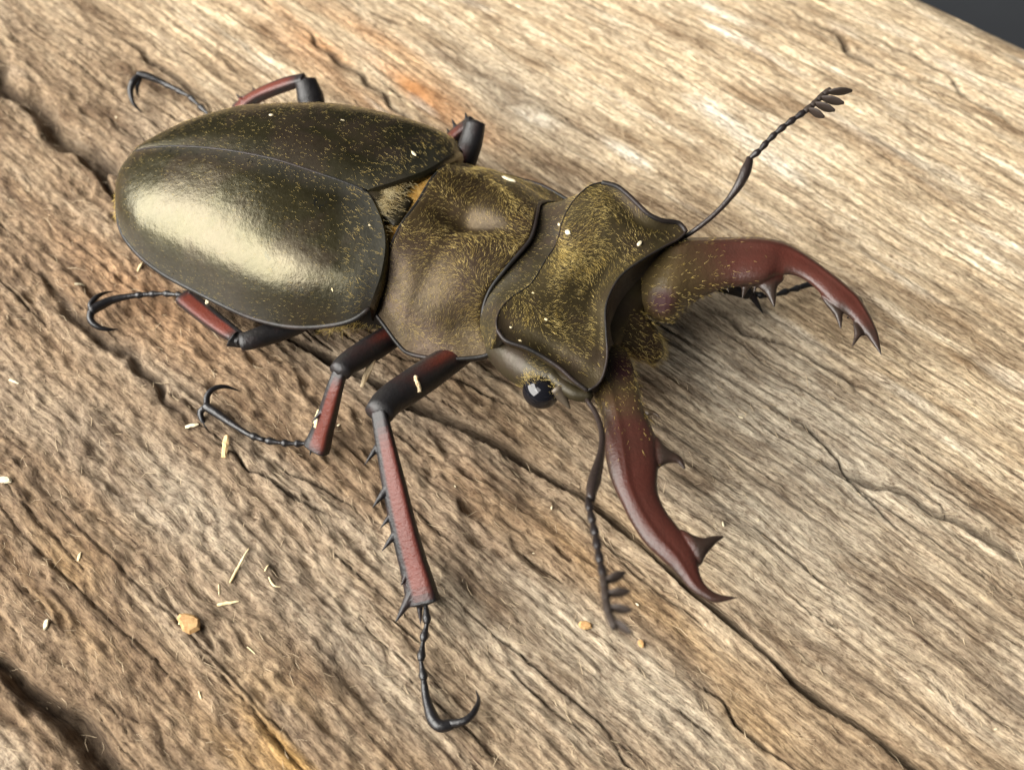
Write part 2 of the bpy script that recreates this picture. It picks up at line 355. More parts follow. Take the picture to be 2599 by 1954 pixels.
c = mix(nt, 1.0, c, ramp(nt, g3, [(.34, (.46, .41, .37)), (.46, (.90, .88, .86)), (.54, (1.09, 1.09, 1.07)), (.66, (1.38, 1.38, 1.34))]), 'MULTIPLY')
c = mix(nt, 1.0, c, ramp(nt, g4, [(.33, (.54, .48, .43)), (.47, (.96, .95, .94)), (.66, (1.15, 1.15, 1.15))]), 'MULTIPLY')
c = mix(nt, 1.0, c, ramp(nt, g5, [(.29, (.40, .34, .30)), (.385, (.92, .91, .90)), (.5, (1, 1, 1)), (.68, (1.12, 1.12, 1.10))]), 'MULTIPLY')
c = mix(nt, math_(nt, 'MULTIPLY', attr(nt, 'dirt'), .8), c, (.035, .024, .016))
nt.links.new(c, b.inputs['Base Color']); b.inputs['Roughness'].default_value = .78; b.inputs['Specular IOR Level'].default_value = .25
p1 = bump(nt, b, g2, .00036, 1.0); bump(nt, b, g3, .00028, .9, p1); M['wood'] = m

def quick_grid(name, X, Y, Zz, attrs, material):
    nu, nv = X.shape; me = bpy.data.meshes.new(name)
    co = np.stack([X, Y, Zz], -1).reshape(-1, 3)*S; idx = np.arange(nu*nv).reshape(nu, nv)
    q = np.stack([idx[:-1, :-1], idx[:-1, 1:], idx[1:, 1:], idx[1:, :-1]], -1).reshape(-1, 4)
    me.vertices.add(len(co)); me.vertices.foreach_set('co', co.ravel().astype(np.float32))
    me.loops.add(q.size); me.loops.foreach_set('vertex_index', q.ravel().astype(np.int32))
    me.polygons.add(len(q)); me.polygons.foreach_set('loop_start', (np.arange(len(q))*4).astype(np.int32))
    me.update(calc_edges=True); me.polygons.foreach_set('use_smooth', np.ones(len(q), bool)); me.materials.append(material)
    for k, a in attrs.items():
        at = me.attributes.new(k, 'FLOAT', 'POINT'); at.data.foreach_set('value', np.asarray(a, dtype=np.float32).ravel())
    me.update(); o = bpy.data.objects.new(name, me); COL.objects.link(o); return o
# skirts: the outermost rows drop to the underside so that the timber is a closed, thick piece
Zs = Z.copy(); Ug, Vg = UG.copy(), VG.copy()
for e in ((0, slice(None)), (-1, slice(None)), (slice(None), 0), (slice(None), -1)): Zs[e] = -42.
# local frame: x along the grain, y = -across so that it stays right-handed after the turn about z
log = quick_grid('timber_log', Ug, -Vg, Zs, dict(pale=pale, rough=rough, rust=rust, ochre=ochre, grey=grey, white=white, dirt=dirt), M['wood'])
log.rotation_euler = (0, 0, GA); log['kind'] = 'structure'; log['label'] = 'weathered tan timber log with long grain, cracks and bleached patches'; log['category'] = 'log'
log.data.flip_normals()
mb = MB(); mb.add([(-900, -700, -42), (900, -700, -42), (900, 1400, -42), (-900, 1400, -42), (-900, -700, -62), (900, -700, -62), (900, 1400, -62), (-900, 1400, -62)],
                  [(0, 1, 2, 3), (7, 6, 5, 4), (0, 4, 5, 1), (1, 5, 6, 2), (2, 6, 7, 3), (3, 7, 4, 0)])
build('table', mb, M['table'], smooth=False, kind='structure', label='dark slate grey table surface under the timber', cat='table', org=(0, 0, -42))

# ---------------------------------------------------------------- hair
def hairs(mb, pts, nr, flow, length, width, lift=.35, curl=.25, jit=.35, rng=RNG):
    """tapered three-sided bristles growing from points along a flow direction"""
    n = len(pts); nr = nrm(nr); t = flow-nr*(flow*nr).sum(-1, keepdims=True); t = nrm(nrm(t)+jit*rng.standard_normal((n, 3)))
    t = nrm(t-nr*(t*nr).sum(-1, keepdims=True))
    L = (length*(1+.35*rng.standard_normal(n))).clip(length*.3, length*1.9)[:, None]; w = (width*(1+.25*rng.standard_normal(n))).clip(width*.4)[:, None]
    sd = np.cross(nr, t); lf = (lift*(1+.5*rng.standard_normal(n)))[:, None]; cv = curl*rng.standard_normal(n)[:, None]
    a = pts-nr*.04; d1 = nrm(t+nr*lf); m1 = a+d1*L*.5; d2 = nrm(t*1.0+nr*lf*.35+sd*cv); tip = m1+d2*L*.5
    V = []
    for c, k in ((a, 1.0), (m1, .8)):
        for q in range(3):
            an = q*2*math.pi/3; V.append(c+(sd*math.cos(an)+nr*math.sin(an))*w*k)
    V.append(tip); V = np.stack(V, 1).reshape(-1, 3)
    o = np.arange(n)[:, None]*7
    q4 = np.concatenate([o+np.array([[0, 1, 4, 3]]), o+np.array([[1, 2, 5, 4]]), o+np.array([[2, 0, 3, 5]])]); q3 = np.concatenate([o+np.array([[3, 4, 6]]), o+np.array([[4, 5, 6]]), o+np.array([[5, 3, 6]])])
    mb.add(V, q4.tolist()+q3.tolist())
def scatter(g, n, mask=None, rng=RNG):
    """random points and normals on a grid surface, mask = per-vertex density"""
    a, b = g.shape[:2]; N = gnormals(g)
    ar = np.linalg.norm(np.cross(g[1:, :-1]-g[:-1, :-1], g[:-1, 1:]-g[:-1, :-1]), axis=-1)
    if mask is not None: ar = ar*mask[:-1, :-1]
    k = rng.choice(ar.size, n, p=(ar/ar.sum()).ravel()); i, j = np.unravel_index(k, ar.shape); s, t = rng.random((2, n, 1))
    f = lambda A: A[i, j]*(1-s)*(1-t)+A[i+1, j]*s*(1-t)+A[i, j+1]*(1-s)*t+A[i+1, j+1]*s*t
    return f(g), f(N), (i+s[:, 0])/(a-1), (j+t[:, 0])/(b-1)

# ---------------------------------------------------------------- the beetle
ORG = np.array([-8., 7., 0.]); ORG[2] = 0
beetle = bpy.data.objects.new('stag_beetle', None); COL.objects.link(beetle); beetle.location = ORG*S; beetle.empty_display_size = .01
beetle['label'] = 'large bronze stag beetle with red-brown toothed mandibles standing on the timber'; beetle['category'] = 'beetle'
def part(name, mb, mats, parent=None, **k): return build(name, mb, mats, parent=parent or beetle, org=ORG, **k)

# ---- wing cases
eA = np.array([-11.8, 10.8]); ea = math.radians(-21); eD = np.array([math.cos(ea), math.sin(ea)]); eN = np.array([-eD[1], eD[0]])
sut = np.array([on_plane(x, y, eA, eN) for x, y in [(930, 482), (876, 461), (786, 430), (696, 402), (583, 380), (480, 370), (398, 371)]]+[np.array([-35.5, 19.9, 9.9]), np.array([-37.1, 20.5, 7.6])])
rimp = PL([(938, 780, 9.6), (895, 810, 8.8), (831, 825, 7.8), (741, 828, 6.9), (651, 809, 6.4), (583, 781, 6.5), (493, 736, 6.5), (425, 700, 6.5), (380, 669, 6.7), (340, 632, 7), (308, 583, 7), (299, 524, 7), (303, 468, 7.2)])
rimp = np.vstack([rimp, np.array([-37.15, 20.25, 7.5])])
frontp = np.vstack([sut[:1], PL([(950, 515, 13.5), (972, 570, 13.2), (978, 624, 12.7), (968, 691, 11.8), (950, 745, 10.7)]), rimp[:1]])
Mr, Kr = 72, 30
def elytron_grid():
    r = spline(rimp, Mr); s = spline(sut, Mr); fr = spline(frontp, Kr)[::-1]
    ph = np.linspace(0, math.pi/2, Kr)[None, :, None]; e = np.interp(np.linspace(0, 1, Mr), [0, .2, .6, 1], [2/3.1, 2/3.0, 2/2.6, 2/2.2])[:, None, None]
    hor = 1-np.cos(ph)**e; ver = np.sin(ph)**e
    base = r[:, None]*(1-hor)+s[:, None]*hor; base[..., 2] = (r[:, None, 2]*(1-ver[..., 0])+s[:, None, 2]*ver[..., 0])
    dec = np.exp(-np.linspace(0, 1, Mr)*13)[:, None, None]; g = base+(fr[None]-base[0][None])*dec
    k = np.linspace(0, 1, Kr)[None]; sr = np.linspace(0, 1, Mr)[:, None]
    g[..., 2] -= .16*np.exp(-((1-k)/.022)**2)+.0*sr
    g[..., 2] += .10*np.exp(-((k-.93)/.05)**2)*np.sin(math.pi*sr)                       # raised strip beside the suture
    g[..., 2] -= .25*np.exp(-((k-.55)/.12)**2)*np.exp(-((sr-.06)/.06)**2)               # humeral dent
    return g
eg = elytron_grid()
def far_side(g):
    g = mirror(g, eA, eN); q = g[..., :2]-eA; a, l = q@eD, q@eN            # the far wing case sits a little more spread at its shoulder
    l = l*np.interp(a, [-27, -25, -22.5, -18, -10, -4, 1, 4], [.55, .62, .82, 1.04, 1.12, 1.14, 1.22, 1.24]); g[..., :2] = eA+a[..., None]*eD+l[..., None]*eN
    return g
for far in (0, 1):
    g = eg.copy(); g[..., :2] -= eN*(.035)
    if far: g = far_side(g)
    mb = MB(); mb.grid(g, 0, flip=not far)
    rimc = g[:, 0]; mb.tube(spline(rimc[::3], 80)-np.array([0, 0, .05]), [.24]*8+[.16], 8, 1)
    fw = np.array([g[0], g[0]-np.r_[eD, 0]*-.25-[0, 0, .25], g[0]+np.r_[eD, 0]*.35-[0, 0, .9], g[0]-np.r_[eD, 0]*.1-[0, 0, 2.6]]); fw[:, 0] = g[0, 0]; mb.grid(fw, 0, flip=bool(far))          # rounded front face of the shoulder
    inner = g[:, [0]]*1.0; ins = np.concatenate([inner, inner*1.0], 1); ins[:, 1, :2] = ins[:, 1, :2]*.86+(eA-eD*12)*.14; ins[:, 1, 2] -= .9
    mb.grid(ins, 1, flip=bool(far))                                                      # folded edge under the rim
    mb.tube(spline(g[:, -1][::4], 60)+np.array([0, 0, .05]), .075, 6, 1)
    ed = np.zeros(mb.n); ek = .3 if far else 1.; kq = np.linspace(0, 1, Kr)[None]; sq = np.linspace(0, 1, Mr)[:, None]; ed[:Mr*Kr] = (np.clip(1.15-kq/.30, 0, 1)*np.clip((sq-.12)*4, .3, 1)+np.clip(1-(1-kq)/.06, 0, 1)*.5+np.clip((sq-.86)*6, 0, 1)+np.clip(.10-sq, 0, 1)*8).clip(0, 1).ravel()*ek
    o = part('elytron', mb, [M['elytron'], M['rim']], attrs=dict(edge=ed), label='near-black bronze wing case without a sheen' if far else 'bronze wing case with a broad pale sheen')
    hb = MB(); p, n, i, j = scatter(g, 4200)
    d = np.r_[-eD, 0][None]*np.ones((len(p), 1))
    hairs(hb, p, n, d, .34, .0055, .2, .3, .22)
    ii = np.where((i < .07) & (RNG.random(len(i)) < .6))[0]
    hairs(hb, p[ii]+n[ii]*.02, n[ii], d[ii], .5, .007, .3, .3, .4)
    part('golden_hair', hb, M['gold'], o, kind='stuff')

# ---- underside: abdomen and thorax hidden beneath, visible along the rims
mb = MB()
def ell_loft(c, ax, st, zc, hw, hh, m=0, pw=2.4, n=26):
    a = math.radians(ax); d = np.array([math.cos(a), math.sin(a), 0]); l = np.array([-d[1], d[0], 0]); up = np.array([0, 0, 1.])
    s = np.linspace(st[0], st[-1], n); pts = np.array(c)[None]+np.outer(s, d); pts[:, 2] = np.interp(s, st, zc)
    return mb.tube(pts, np.interp(s, st, hw), 28, m, rb=np.interp(s, st, hh), up=(0, 0, 1), power=pw)
ell_loft((eA[0], eA[1], 0), -21, [-26.6, -25, -22, -16, -8, 0, 6], [7.0, 6.9, 6.6, 6.2, 6.1, 6.3, 6.5], [1.0, 4.2, 7.6, 9.7, 10.5, 9.0, 7.0], [.4, 1.1, 2.0, 3.2, 3.7, 3.9, 3.6])
ab = part('abdomen', mb, [M['rim']])
hb = MB(); q = PL([(300, 560, 6.6), (297, 524, 6.7), (301, 480, 6.9), (315, 430, 7.2)]); q = spline(q, 160); dd = np.array([-.8, -.3, -.25])
q = q[RNG.integers(10, 150, 420)]+RNG.standard_normal((420, 3))*.12
hairs(hb, q+np.array([.25, .05, -.1]), np.tile([-.6, -.3, .7], (420, 1)), np.tile([-.7, -.2, -.6], (420, 1)), .75, .02, .2, .3, .5)
q = spline(PL([(830, 828, 6.2), (900, 815, 6.2), (985, 800, 6.0), (1010, 840, 5.6)]), 200); q = q[RNG.integers(0, 200, 600)]+RNG.standard_normal((600, 3))*.25
hairs(hb, q, np.tile([.0, -.7, .5], (600, 1)), np.tile([-.7, -.5, -.1], (600, 1)), 1.0, .018, .3, .3, .6)
part('golden_hair', hb, M['gold'], ab, kind='stuff')

# ---- pronotum
pA3, pB3 = P(1060, 515, 12.4), P(1345, 610, 12.2); pA = pA3[:2]; pD = nrm(pB3[:2]-pA); pN = np.array([-pD[1], pD[0]])
hb_ = PL([(936, 743, 9), (949, 712, 10), (972, 672, 11.1), (990, 630, 11.9), (1020, 570, 12.4)])
hf_ = PL([(1250, 895, 8), (1227, 829, 9), (1227, 784, 9.9), (1245, 734, 10.9), (1286, 680, 11.8), (1322, 639, 12.2)])
sd_ = PL([(936, 743, 9), (949, 788, 8.3), (981, 834, 7.6), (1015, 879, 7.0), (1044, 899, 6.8), (1121, 911, 7.2), (1212, 907, 7.6), (1250, 895, 8)])
def both(h, mid): return np.vstack([h, mid[None], mirror(h[::-1], pA, pN)])
NUp, NVp = 61, 37
back = spline(both(hb_, pA3), NUp); front = spline(both(hf_, pB3), NUp); side = spline(sd_, NVp); side2 = mirror(side, pA, pN)
g = coons(back, front, side, side2)
uP = np.linspace(-1, 1, NUp)[None]; vP = np.linspace(0, 1, NVp)[:, None]
edge = np.sin(math.pi*np.clip(vP, 0, 1))**.55*(1-np.abs(uP)**5)
lob = 1.45*edge*(1-.25*uP**2)
lob -= 1.15*np.exp(-(uP/.10)**2)*np.sin(math.pi*vP)*np.exp(-((vP-.48)/.33)**2)
lob += .2*np.exp(-((np.abs(uP)-.36)/.22)**2)*np.exp(-((vP-.45)/.3)**2)
lob -= .55*np.exp(-((np.abs(uP)-.80)/.13)**2)*np.exp(-((vP-.75)/.22)**2)
lob -= .35*np.exp(-((np.abs(uP)-.62)/.12)**2)*np.exp(-((vP-.18)/.12)**2)
lob += .05*np.sin(uP*9+vP*7)*edge
g[..., 2] += lob; pg = g
mb = MB(); mb.grid(g, 0)
loop = np.vstack([side[::-1], back[1:], side2[1:], front[::-1][1:-1]])
mb.tube(spline(np.vstack([loop, loop[:1]])[::2], 200), .19, 8, 1)
pc = loop.mean(0); sk = []
for k, (sc_, dz) in enumerate(((1., -.05), (.97, -.9), (.86, -2.6), (.62, -4.0))):
    r_ = loop.copy(); r_[:, :2] = pc[:2]+(r_[:, :2]-pc[:2])*sc_; r_[:, 2] = np.maximum(r_[:, 2]+dz*np.interp(r_[:, 2], [7, 12], [1, 1.5]), 3.2); sk.append(r_)
mb.grid(np.array(sk), 1, wrap=True, flip=True)
pron = part('pronotum', mb, [M['pronotum'], M['rim']], label='brown grooved thorax shield with golden hair')
hb = MB(); dens = .55+.45*np.clip(.5+.6*np.sin(uP*6+2*vP)*np.cos(vP*5+uP*3)+.35*np.exp(-((vP-.8)/.2)**2), 0, 1)*np.ones_like(pg[..., 0]); dens *= np.clip((1-np.abs(uP))*8, 0, 1)*np.clip(vP*8, .1, 1)
p, n, i, j = scatter(pg, 11500, dens)
side_f = np.sign(2*j-1)[:, None]
ang = 1.3*np.sin(i*5+j*9)+.8*np.sin(j*21+1)
flow = -np.r_[pD, 0][None]*np.cos(ang)[:, None]+np.r_[pN, 0][None]*np.sin(ang)[:, None]
hairs(hb, p, n, flow, .47, .0064, .16, .3, .18)
part('golden_hair', hb, M['gold'], pron, kind='stuff')
fb = MB(); q = back[RNG.integers(13, NUp-15, 2600)]; q = q+np.outer(RNG.uniform(-.2, .55, 2600), -np.r_[pD, 0])+RNG.standard_normal((2600, 3))*.08-np.array([0, 0, .35])
hairs(fb, q, np.tile([0, 0, 1.], (2600, 1)), np.tile(-np.r_[pD, 0], (2600, 1)), 1.0, .012, .02, .2, .28)
part('orange_fringe', fb, M['orange'], pron, kind='stuff', label='orange hair fringe along the rear edge of the shield')
# neck membrane and scutellum between shield and wing cases
mb = MB()
a_ = np.r_[eA, 0]+np.r_[eD, 0]*.6
pts = spline(np.array([a_-np.r_[eD, 0]*3.2+[0, 0, 13.55], a_-np.r_[eD, 0]*1.5+[0, 0, 13.45], a_+[0, 0, 13.1], a_+np.r_[eD, 0]*2+[0, 0, 12.3]]), 14)
mb.tube(pts-[0, 0, .45], [.15, .8, 1.5, 2.0], 16, 0, rb=[.15, .4, .55, .6], up=(0, 0, 1))
bk = back.copy()-np.r_[pD, 0]*.1; bk[:, 2] -= .7; r2 = bk-np.r_[pD, 0]*2.4; r2[:, 2] -= .5; r3 = r2-np.r_[pD, 0]*.6; r3[:, 2] -= 3.
mb.grid(np.array([bk+np.r_[pD, 0]*1.5, bk, r2, r3]), 0, flip=True)
scu = part('scutellum', mb, M['neck'])
hb = MB(); q = PL([(945, 500, 13.3), (975, 540, 12.9), (1000, 480, 13.3), (960, 490, 13.6)]).mean(0); k = 1700
q = q+RNG.standard_normal((k, 1))*np.r_[pN, 0]*1.9+RNG.standard_normal((k, 1))*np.r_[pD, 0]*.9; q[:, 2] = 13.15-.03*(((q-np.r_[eA, 0])[:, :2]@eN)**2)
hairs(hb, q, np.tile([0, 0, 1.], (k, 1)), np.tile(-np.r_[eD, 0], (k, 1)), .6, .0105, .2, .35, .5)
part('pale_hair', hb, M['palehair'], scu, kind='stuff')

# ---- head
hA = np.array([3.35, 4.05]); ha = math.radians(-30); hD = np.array([math.cos(ha), math.sin(ha)]); hN = np.array([-hD[1], hD[0]])
bkp = [(1262, 838, 13.3), (1260, 815, 13.4), (1271, 784, 13.2), (1302, 752, 12.9), (1347, 721, 12.6), (1385, 660, 12.5), (1412, 617, 12.6), (1428, 560, 13.0), (1447, 522, 13.3), (1474, 490, 13.5), (1503, 469, 13.5), (1528, 465, 13.5)]
nsp = [(1262, 838, 13.3), (1284, 868, 13.0), (1338, 890, 12.7), (1383, 915, 12.3), (1424, 942, 12.0), (1456, 969, 11.7), (1490, 992, 11.4)]
fsp = [(1528, 465, 13.5), (1564, 477, 13.4), (1591, 499, 13.1), (1618, 526, 12.7), (1645, 551, 12.3), (1677, 565, 12.0), (1722, 570, 11.6), (1741, 590, 11.4)]
ftp = [(1490, 992, 11.4), (1520, 975, 11.5), (1535, 940, 11.8), (1541, 900, 12.0), (1538, 847, 12.2), (1537, 784, 12.3), (1555, 734, 12.3), (1582, 698, 12.3), (1632, 662, 12.1), (1686, 630, 11.8), (1722, 610, 11.5), (1741, 590, 11.4)]
flp = [(1494, 1000, 10.0), (1525, 990, 9.6), (1545, 965, 9.2), (1562, 915, 8.7), (1578, 875, 8.4), (1603, 840, 8.2), (1630, 795, 8.2), (1647, 742, 8.5), (1672, 698, 9.0), (1698, 660, 9.7), (1727, 626, 10.3), (1742, 600, 10.6)]
NUh, NVh = 57, 35
hb0, hf0, hn0, hs0 = spline(PL(bkp), NUh), spline(PL(ftp), NUh), spline(PL(nsp), NVh), spline(PL(fsp), NVh)
g = coons(hb0, hf0, hn0, hs0); u = np.linspace(-1, 1, NUh)[None]; v = np.linspace(0, 1, NVh)[:, None]
ins = np.sin(math.pi*v)**.7*(1-np.abs(u)**4)
g[..., 2] += .22*ins-.45*np.exp(-((v-.66)/.22)**2)*np.exp(-(u/.55)**2)*ins+.25*np.exp(-((np.abs(u)-.7)/.2)**2)*ins+.06*np.sin(u*7+v*5)*ins
g[..., 2] += .34*np.exp(-((1-np.abs(u))/.05)**2)*np.sin(math.pi*np.clip(v*.9+.05, 0, 1))-.30*np.exp(-((1-np.abs(u)-.13)/.07)**2)*np.sin(math.pi*v)+.22*np.exp(-((1-v)/.05)**2)*(1-np.abs(u)**6)-.45*np.exp(-((v-.78)/.13)**2)*np.exp(-(u/.5)**2)
hg = g; mb = MB(); mb.grid(g, 0)
# front wall under the crest: concave sheet down to the mouth
lo = spline(PL(flp), NUh); t = np.linspace(0, 1, 9)[:, None, None]; wall = hf0[None]*(1-t)+lo[None]*t
wall[..., :2] -= (np.sin(math.pi*t)*.55)*hD
mb.grid(wall, 1)
mb.grid(np.array([lo, lo-np.r_[hD, 0]*1.2-[0, 0, .8], lo-np.r_[hD, 0]*4-[0, 0, 1.5]]), 1)
hc = np.r_[hA+hD*3, 9.]
for crv, fl in ((hn0, True), (hs0, False), (hb0, False)):
    rows = [crv]
    for sc_, dz in ((1.0, -.35), (.96, -.8), (.88, -2.0), (.8, -3.5)):
        q = crv.copy(); q[:, :2] = hc[:2]+(q[:, :2]-hc[:2])*sc_; q[:, 2] += dz; rows.append(q)
    mb.grid(np.array(rows), 0, flip=fl)
for crv, r_ in ((hg[:, 0], .17), (hg[:, -1], .22), (hg[0], .07), (hg[-1], .10)): mb.tube(spline(crv[::2], 48), r_, 8, 2)
ell_loft((hA[0], hA[1], 0), -30, [-7.5, -5, -2, 1, 4, 6.5, 7.6], [8.4, 8.4, 8.3, 8.1, 7.9, 7.6, 7.4], [4.0, 5.2, 7.4, 8.6, 8.3, 7.4, 6.0], [2.4, 2.8, 3.1, 3.2, 3.0, 2.5, 1.6], 0, 2.2)
nk0 = front-np.r_[pD, 0]*.5-[0, 0, .42]; nk0 = resamp(nk0, NUh); nk1 = hb0-[0, 0, .25]; tn = np.linspace(0, 1, 10)[:, None, None]; nk = nk0[None]*(1-tn)+nk1[None]*tn; nk[..., 2] -= .12*np.sin(math.pi*tn[..., 0])
mb.grid(nk, 3)
for e_, sg in ((0, 1), (-1, -1)):
    r0 = nk[:, e_]; r1 = r0+np.r_[hN, 0]*sg*.5-[0, 0, 1.6]; r2 = r0+np.r_[hN, 0]*sg*2.0-[0, 0, 3.4]; mb.grid(np.array([r0, r1, r2]), 3, flip=sg > 0)

mb.tube(PL([(1262, 815, 7.2), (1275, 865, 7.6), (1300, 905, 8.2), (1335, 938, 8.8), (1378, 960, 9.3), (1430, 975, 9.7), (1475, 985, 9.8)])+np.r_[hN, 0]*.3, [1.5, 1.9, 2.0, 1.85, 1.6, 1.1, .7], 20, 3, n=26)
mb.spike(P(1412, 985, 9.9), P(1447, 1038, 9.0), .75, 1, 10, n=8); mb.tube(PL([(1395, 950, 10.2), (1430, 980, 10.0), (1462, 1000, 9.9), (1500, 1005, 9.9)]), [.6, .6, .6, .5], 12, 3, n=12)
rF = mirror(PL([(1405, 985, 9.8), (1447, 1040, 8.9)]), hA, hN); mb.spike(rF[0], rF[1], .85, 2, 10, n=8)
head = part('head', mb, [M['head'], M['frons'], M['rim'], M['neck']], label='broad brown head with raised crest and black rim')
hb = MB(); dens = np.clip(.18+.75*np.exp(-((v-.3)/.28)**2)*np.exp(-((u-.28)/.45)**2)+.55*np.exp(-((v-.75)/.2)**2)*np.exp(-((u-.1)/.3)**2)+.3*np.sin(u*8+v*6)*np.sin(v*9), .1, 1)*np.ones_like(hg[..., 0])*np.clip((1-np.abs(u))*7, 0, 1)*np.clip((1-v)*9, 0, 1)
p, n, i, j = scatter(hg, 8000, dens); ang = .9*np.sin(i*6+j*4)+.5*np.sin(j*15)
flow = -np.r_[hD, 0][None]*np.cos(ang)[:, None]+np.r_[hN, 0][None]*np.sin(ang)[:, None]
hairs(hb, p, n, flow, .47, .0064, .16, .3, .18)
q = spline(PL([(1330, 950, 10.6), (1380, 965, 10.3), (1420, 990, 10.0)]), 80)[RNG.integers(0, 80, 350)]+RNG.standard_normal((350, 3))*.3
hairs(hb, q, np.tile([-.2, -.6, .7], (350, 1)), np.tile([.6, -.6, -.2], (350, 1)), .35, .010, .2, .4, .6)
cq = spline(PL([(1262, 815, 7.2), (1275, 865, 7.6), (1300, 905, 8.2), (1335, 938, 8.8), (1378, 960, 9.3)])+np.r_[hN, 0]*.3, 60); k = RNG.integers(0, 60, 900)
th = RNG.uniform(-.3, 2.2, 900)[:, None]; n = nrm(np.cos(th)*np.array([0, 0, 1.])-np.sin(th)*np.r_[hN, 0]); hairs(hb, cq[k]+n*np.interp(k, [0, 15, 30, 60], [1.5, 1.9, 2.0, 1.6])[:, None], n, np.tile(np.r_[hD, -.3], (900, 1)), .42, .006, .2, .3, .3)
G_ = nk; p, n, i, j = scatter(G_, 1500); flow = np.tile(np.r_[hD, 0], (1500, 1)); hairs(hb, p, n, flow, .45, .006, .2, .3, .3)
part('golden_hair', hb, M['gold'], head, kind='stuff')
e0 = P(1370, 998, 9.2)+np.r_[hN, 0]*.15
for c in (e0, mirror(e0, hA, hN)):
    mb = MB(); ax = np.array([[hD[0], hD[1], 0], [-hD[1], hD[0], 0], [0, 0, 1.]]); mb.sphere(c, (1.52, 1.35, 1.36), 0, 22, 32, ax); part('eye', mb, M['eye'], head)
# mouth: labrum lobe with dense golden hair
mb = MB(); lc = P(1622, 862, 7.4)
mb.tube(np.array([lc-np.r_[hD, 0]*3.5+[0, 0, .6], lc-np.r_[hD, 0]*1.5+[0, 0, .5], lc+[0, 0, .1], lc+np.r_[hD, 0]*1.2-[0, 0, .5], lc+np.r_[hD, 0]*1.9-[0, 0, 1.2]]), [3.0, 2.9, 2.3, 1.7, .9], 22, 0, rb=[1.5, 1.5, 1.3, 1.1, .6], up=(0, 0, 1), n=14)
lg = mb.V()[:14*22].reshape(14, 22, 3)
lab = part('labrum', mb, M['pronotum'], head)
hb = MB(); n_ = nrm(lg-lg.mean(1, keepdims=True)).reshape(-1, 3); k = RNG.integers(0, 14*22, 1700); p = lg.reshape(-1, 3)[k]+RNG.standard_normal((1700, 3))*.14
hairs(hb, p, n_[k], np.tile(np.r_[hD, -.2], (1700, 1)), .5, .008, .2, .4, .4); part('golden_hair', hb, M['gold'], lab, kind='stuff') if False else part('golden_hair', hb, M['gold'], head, kind='stuff')

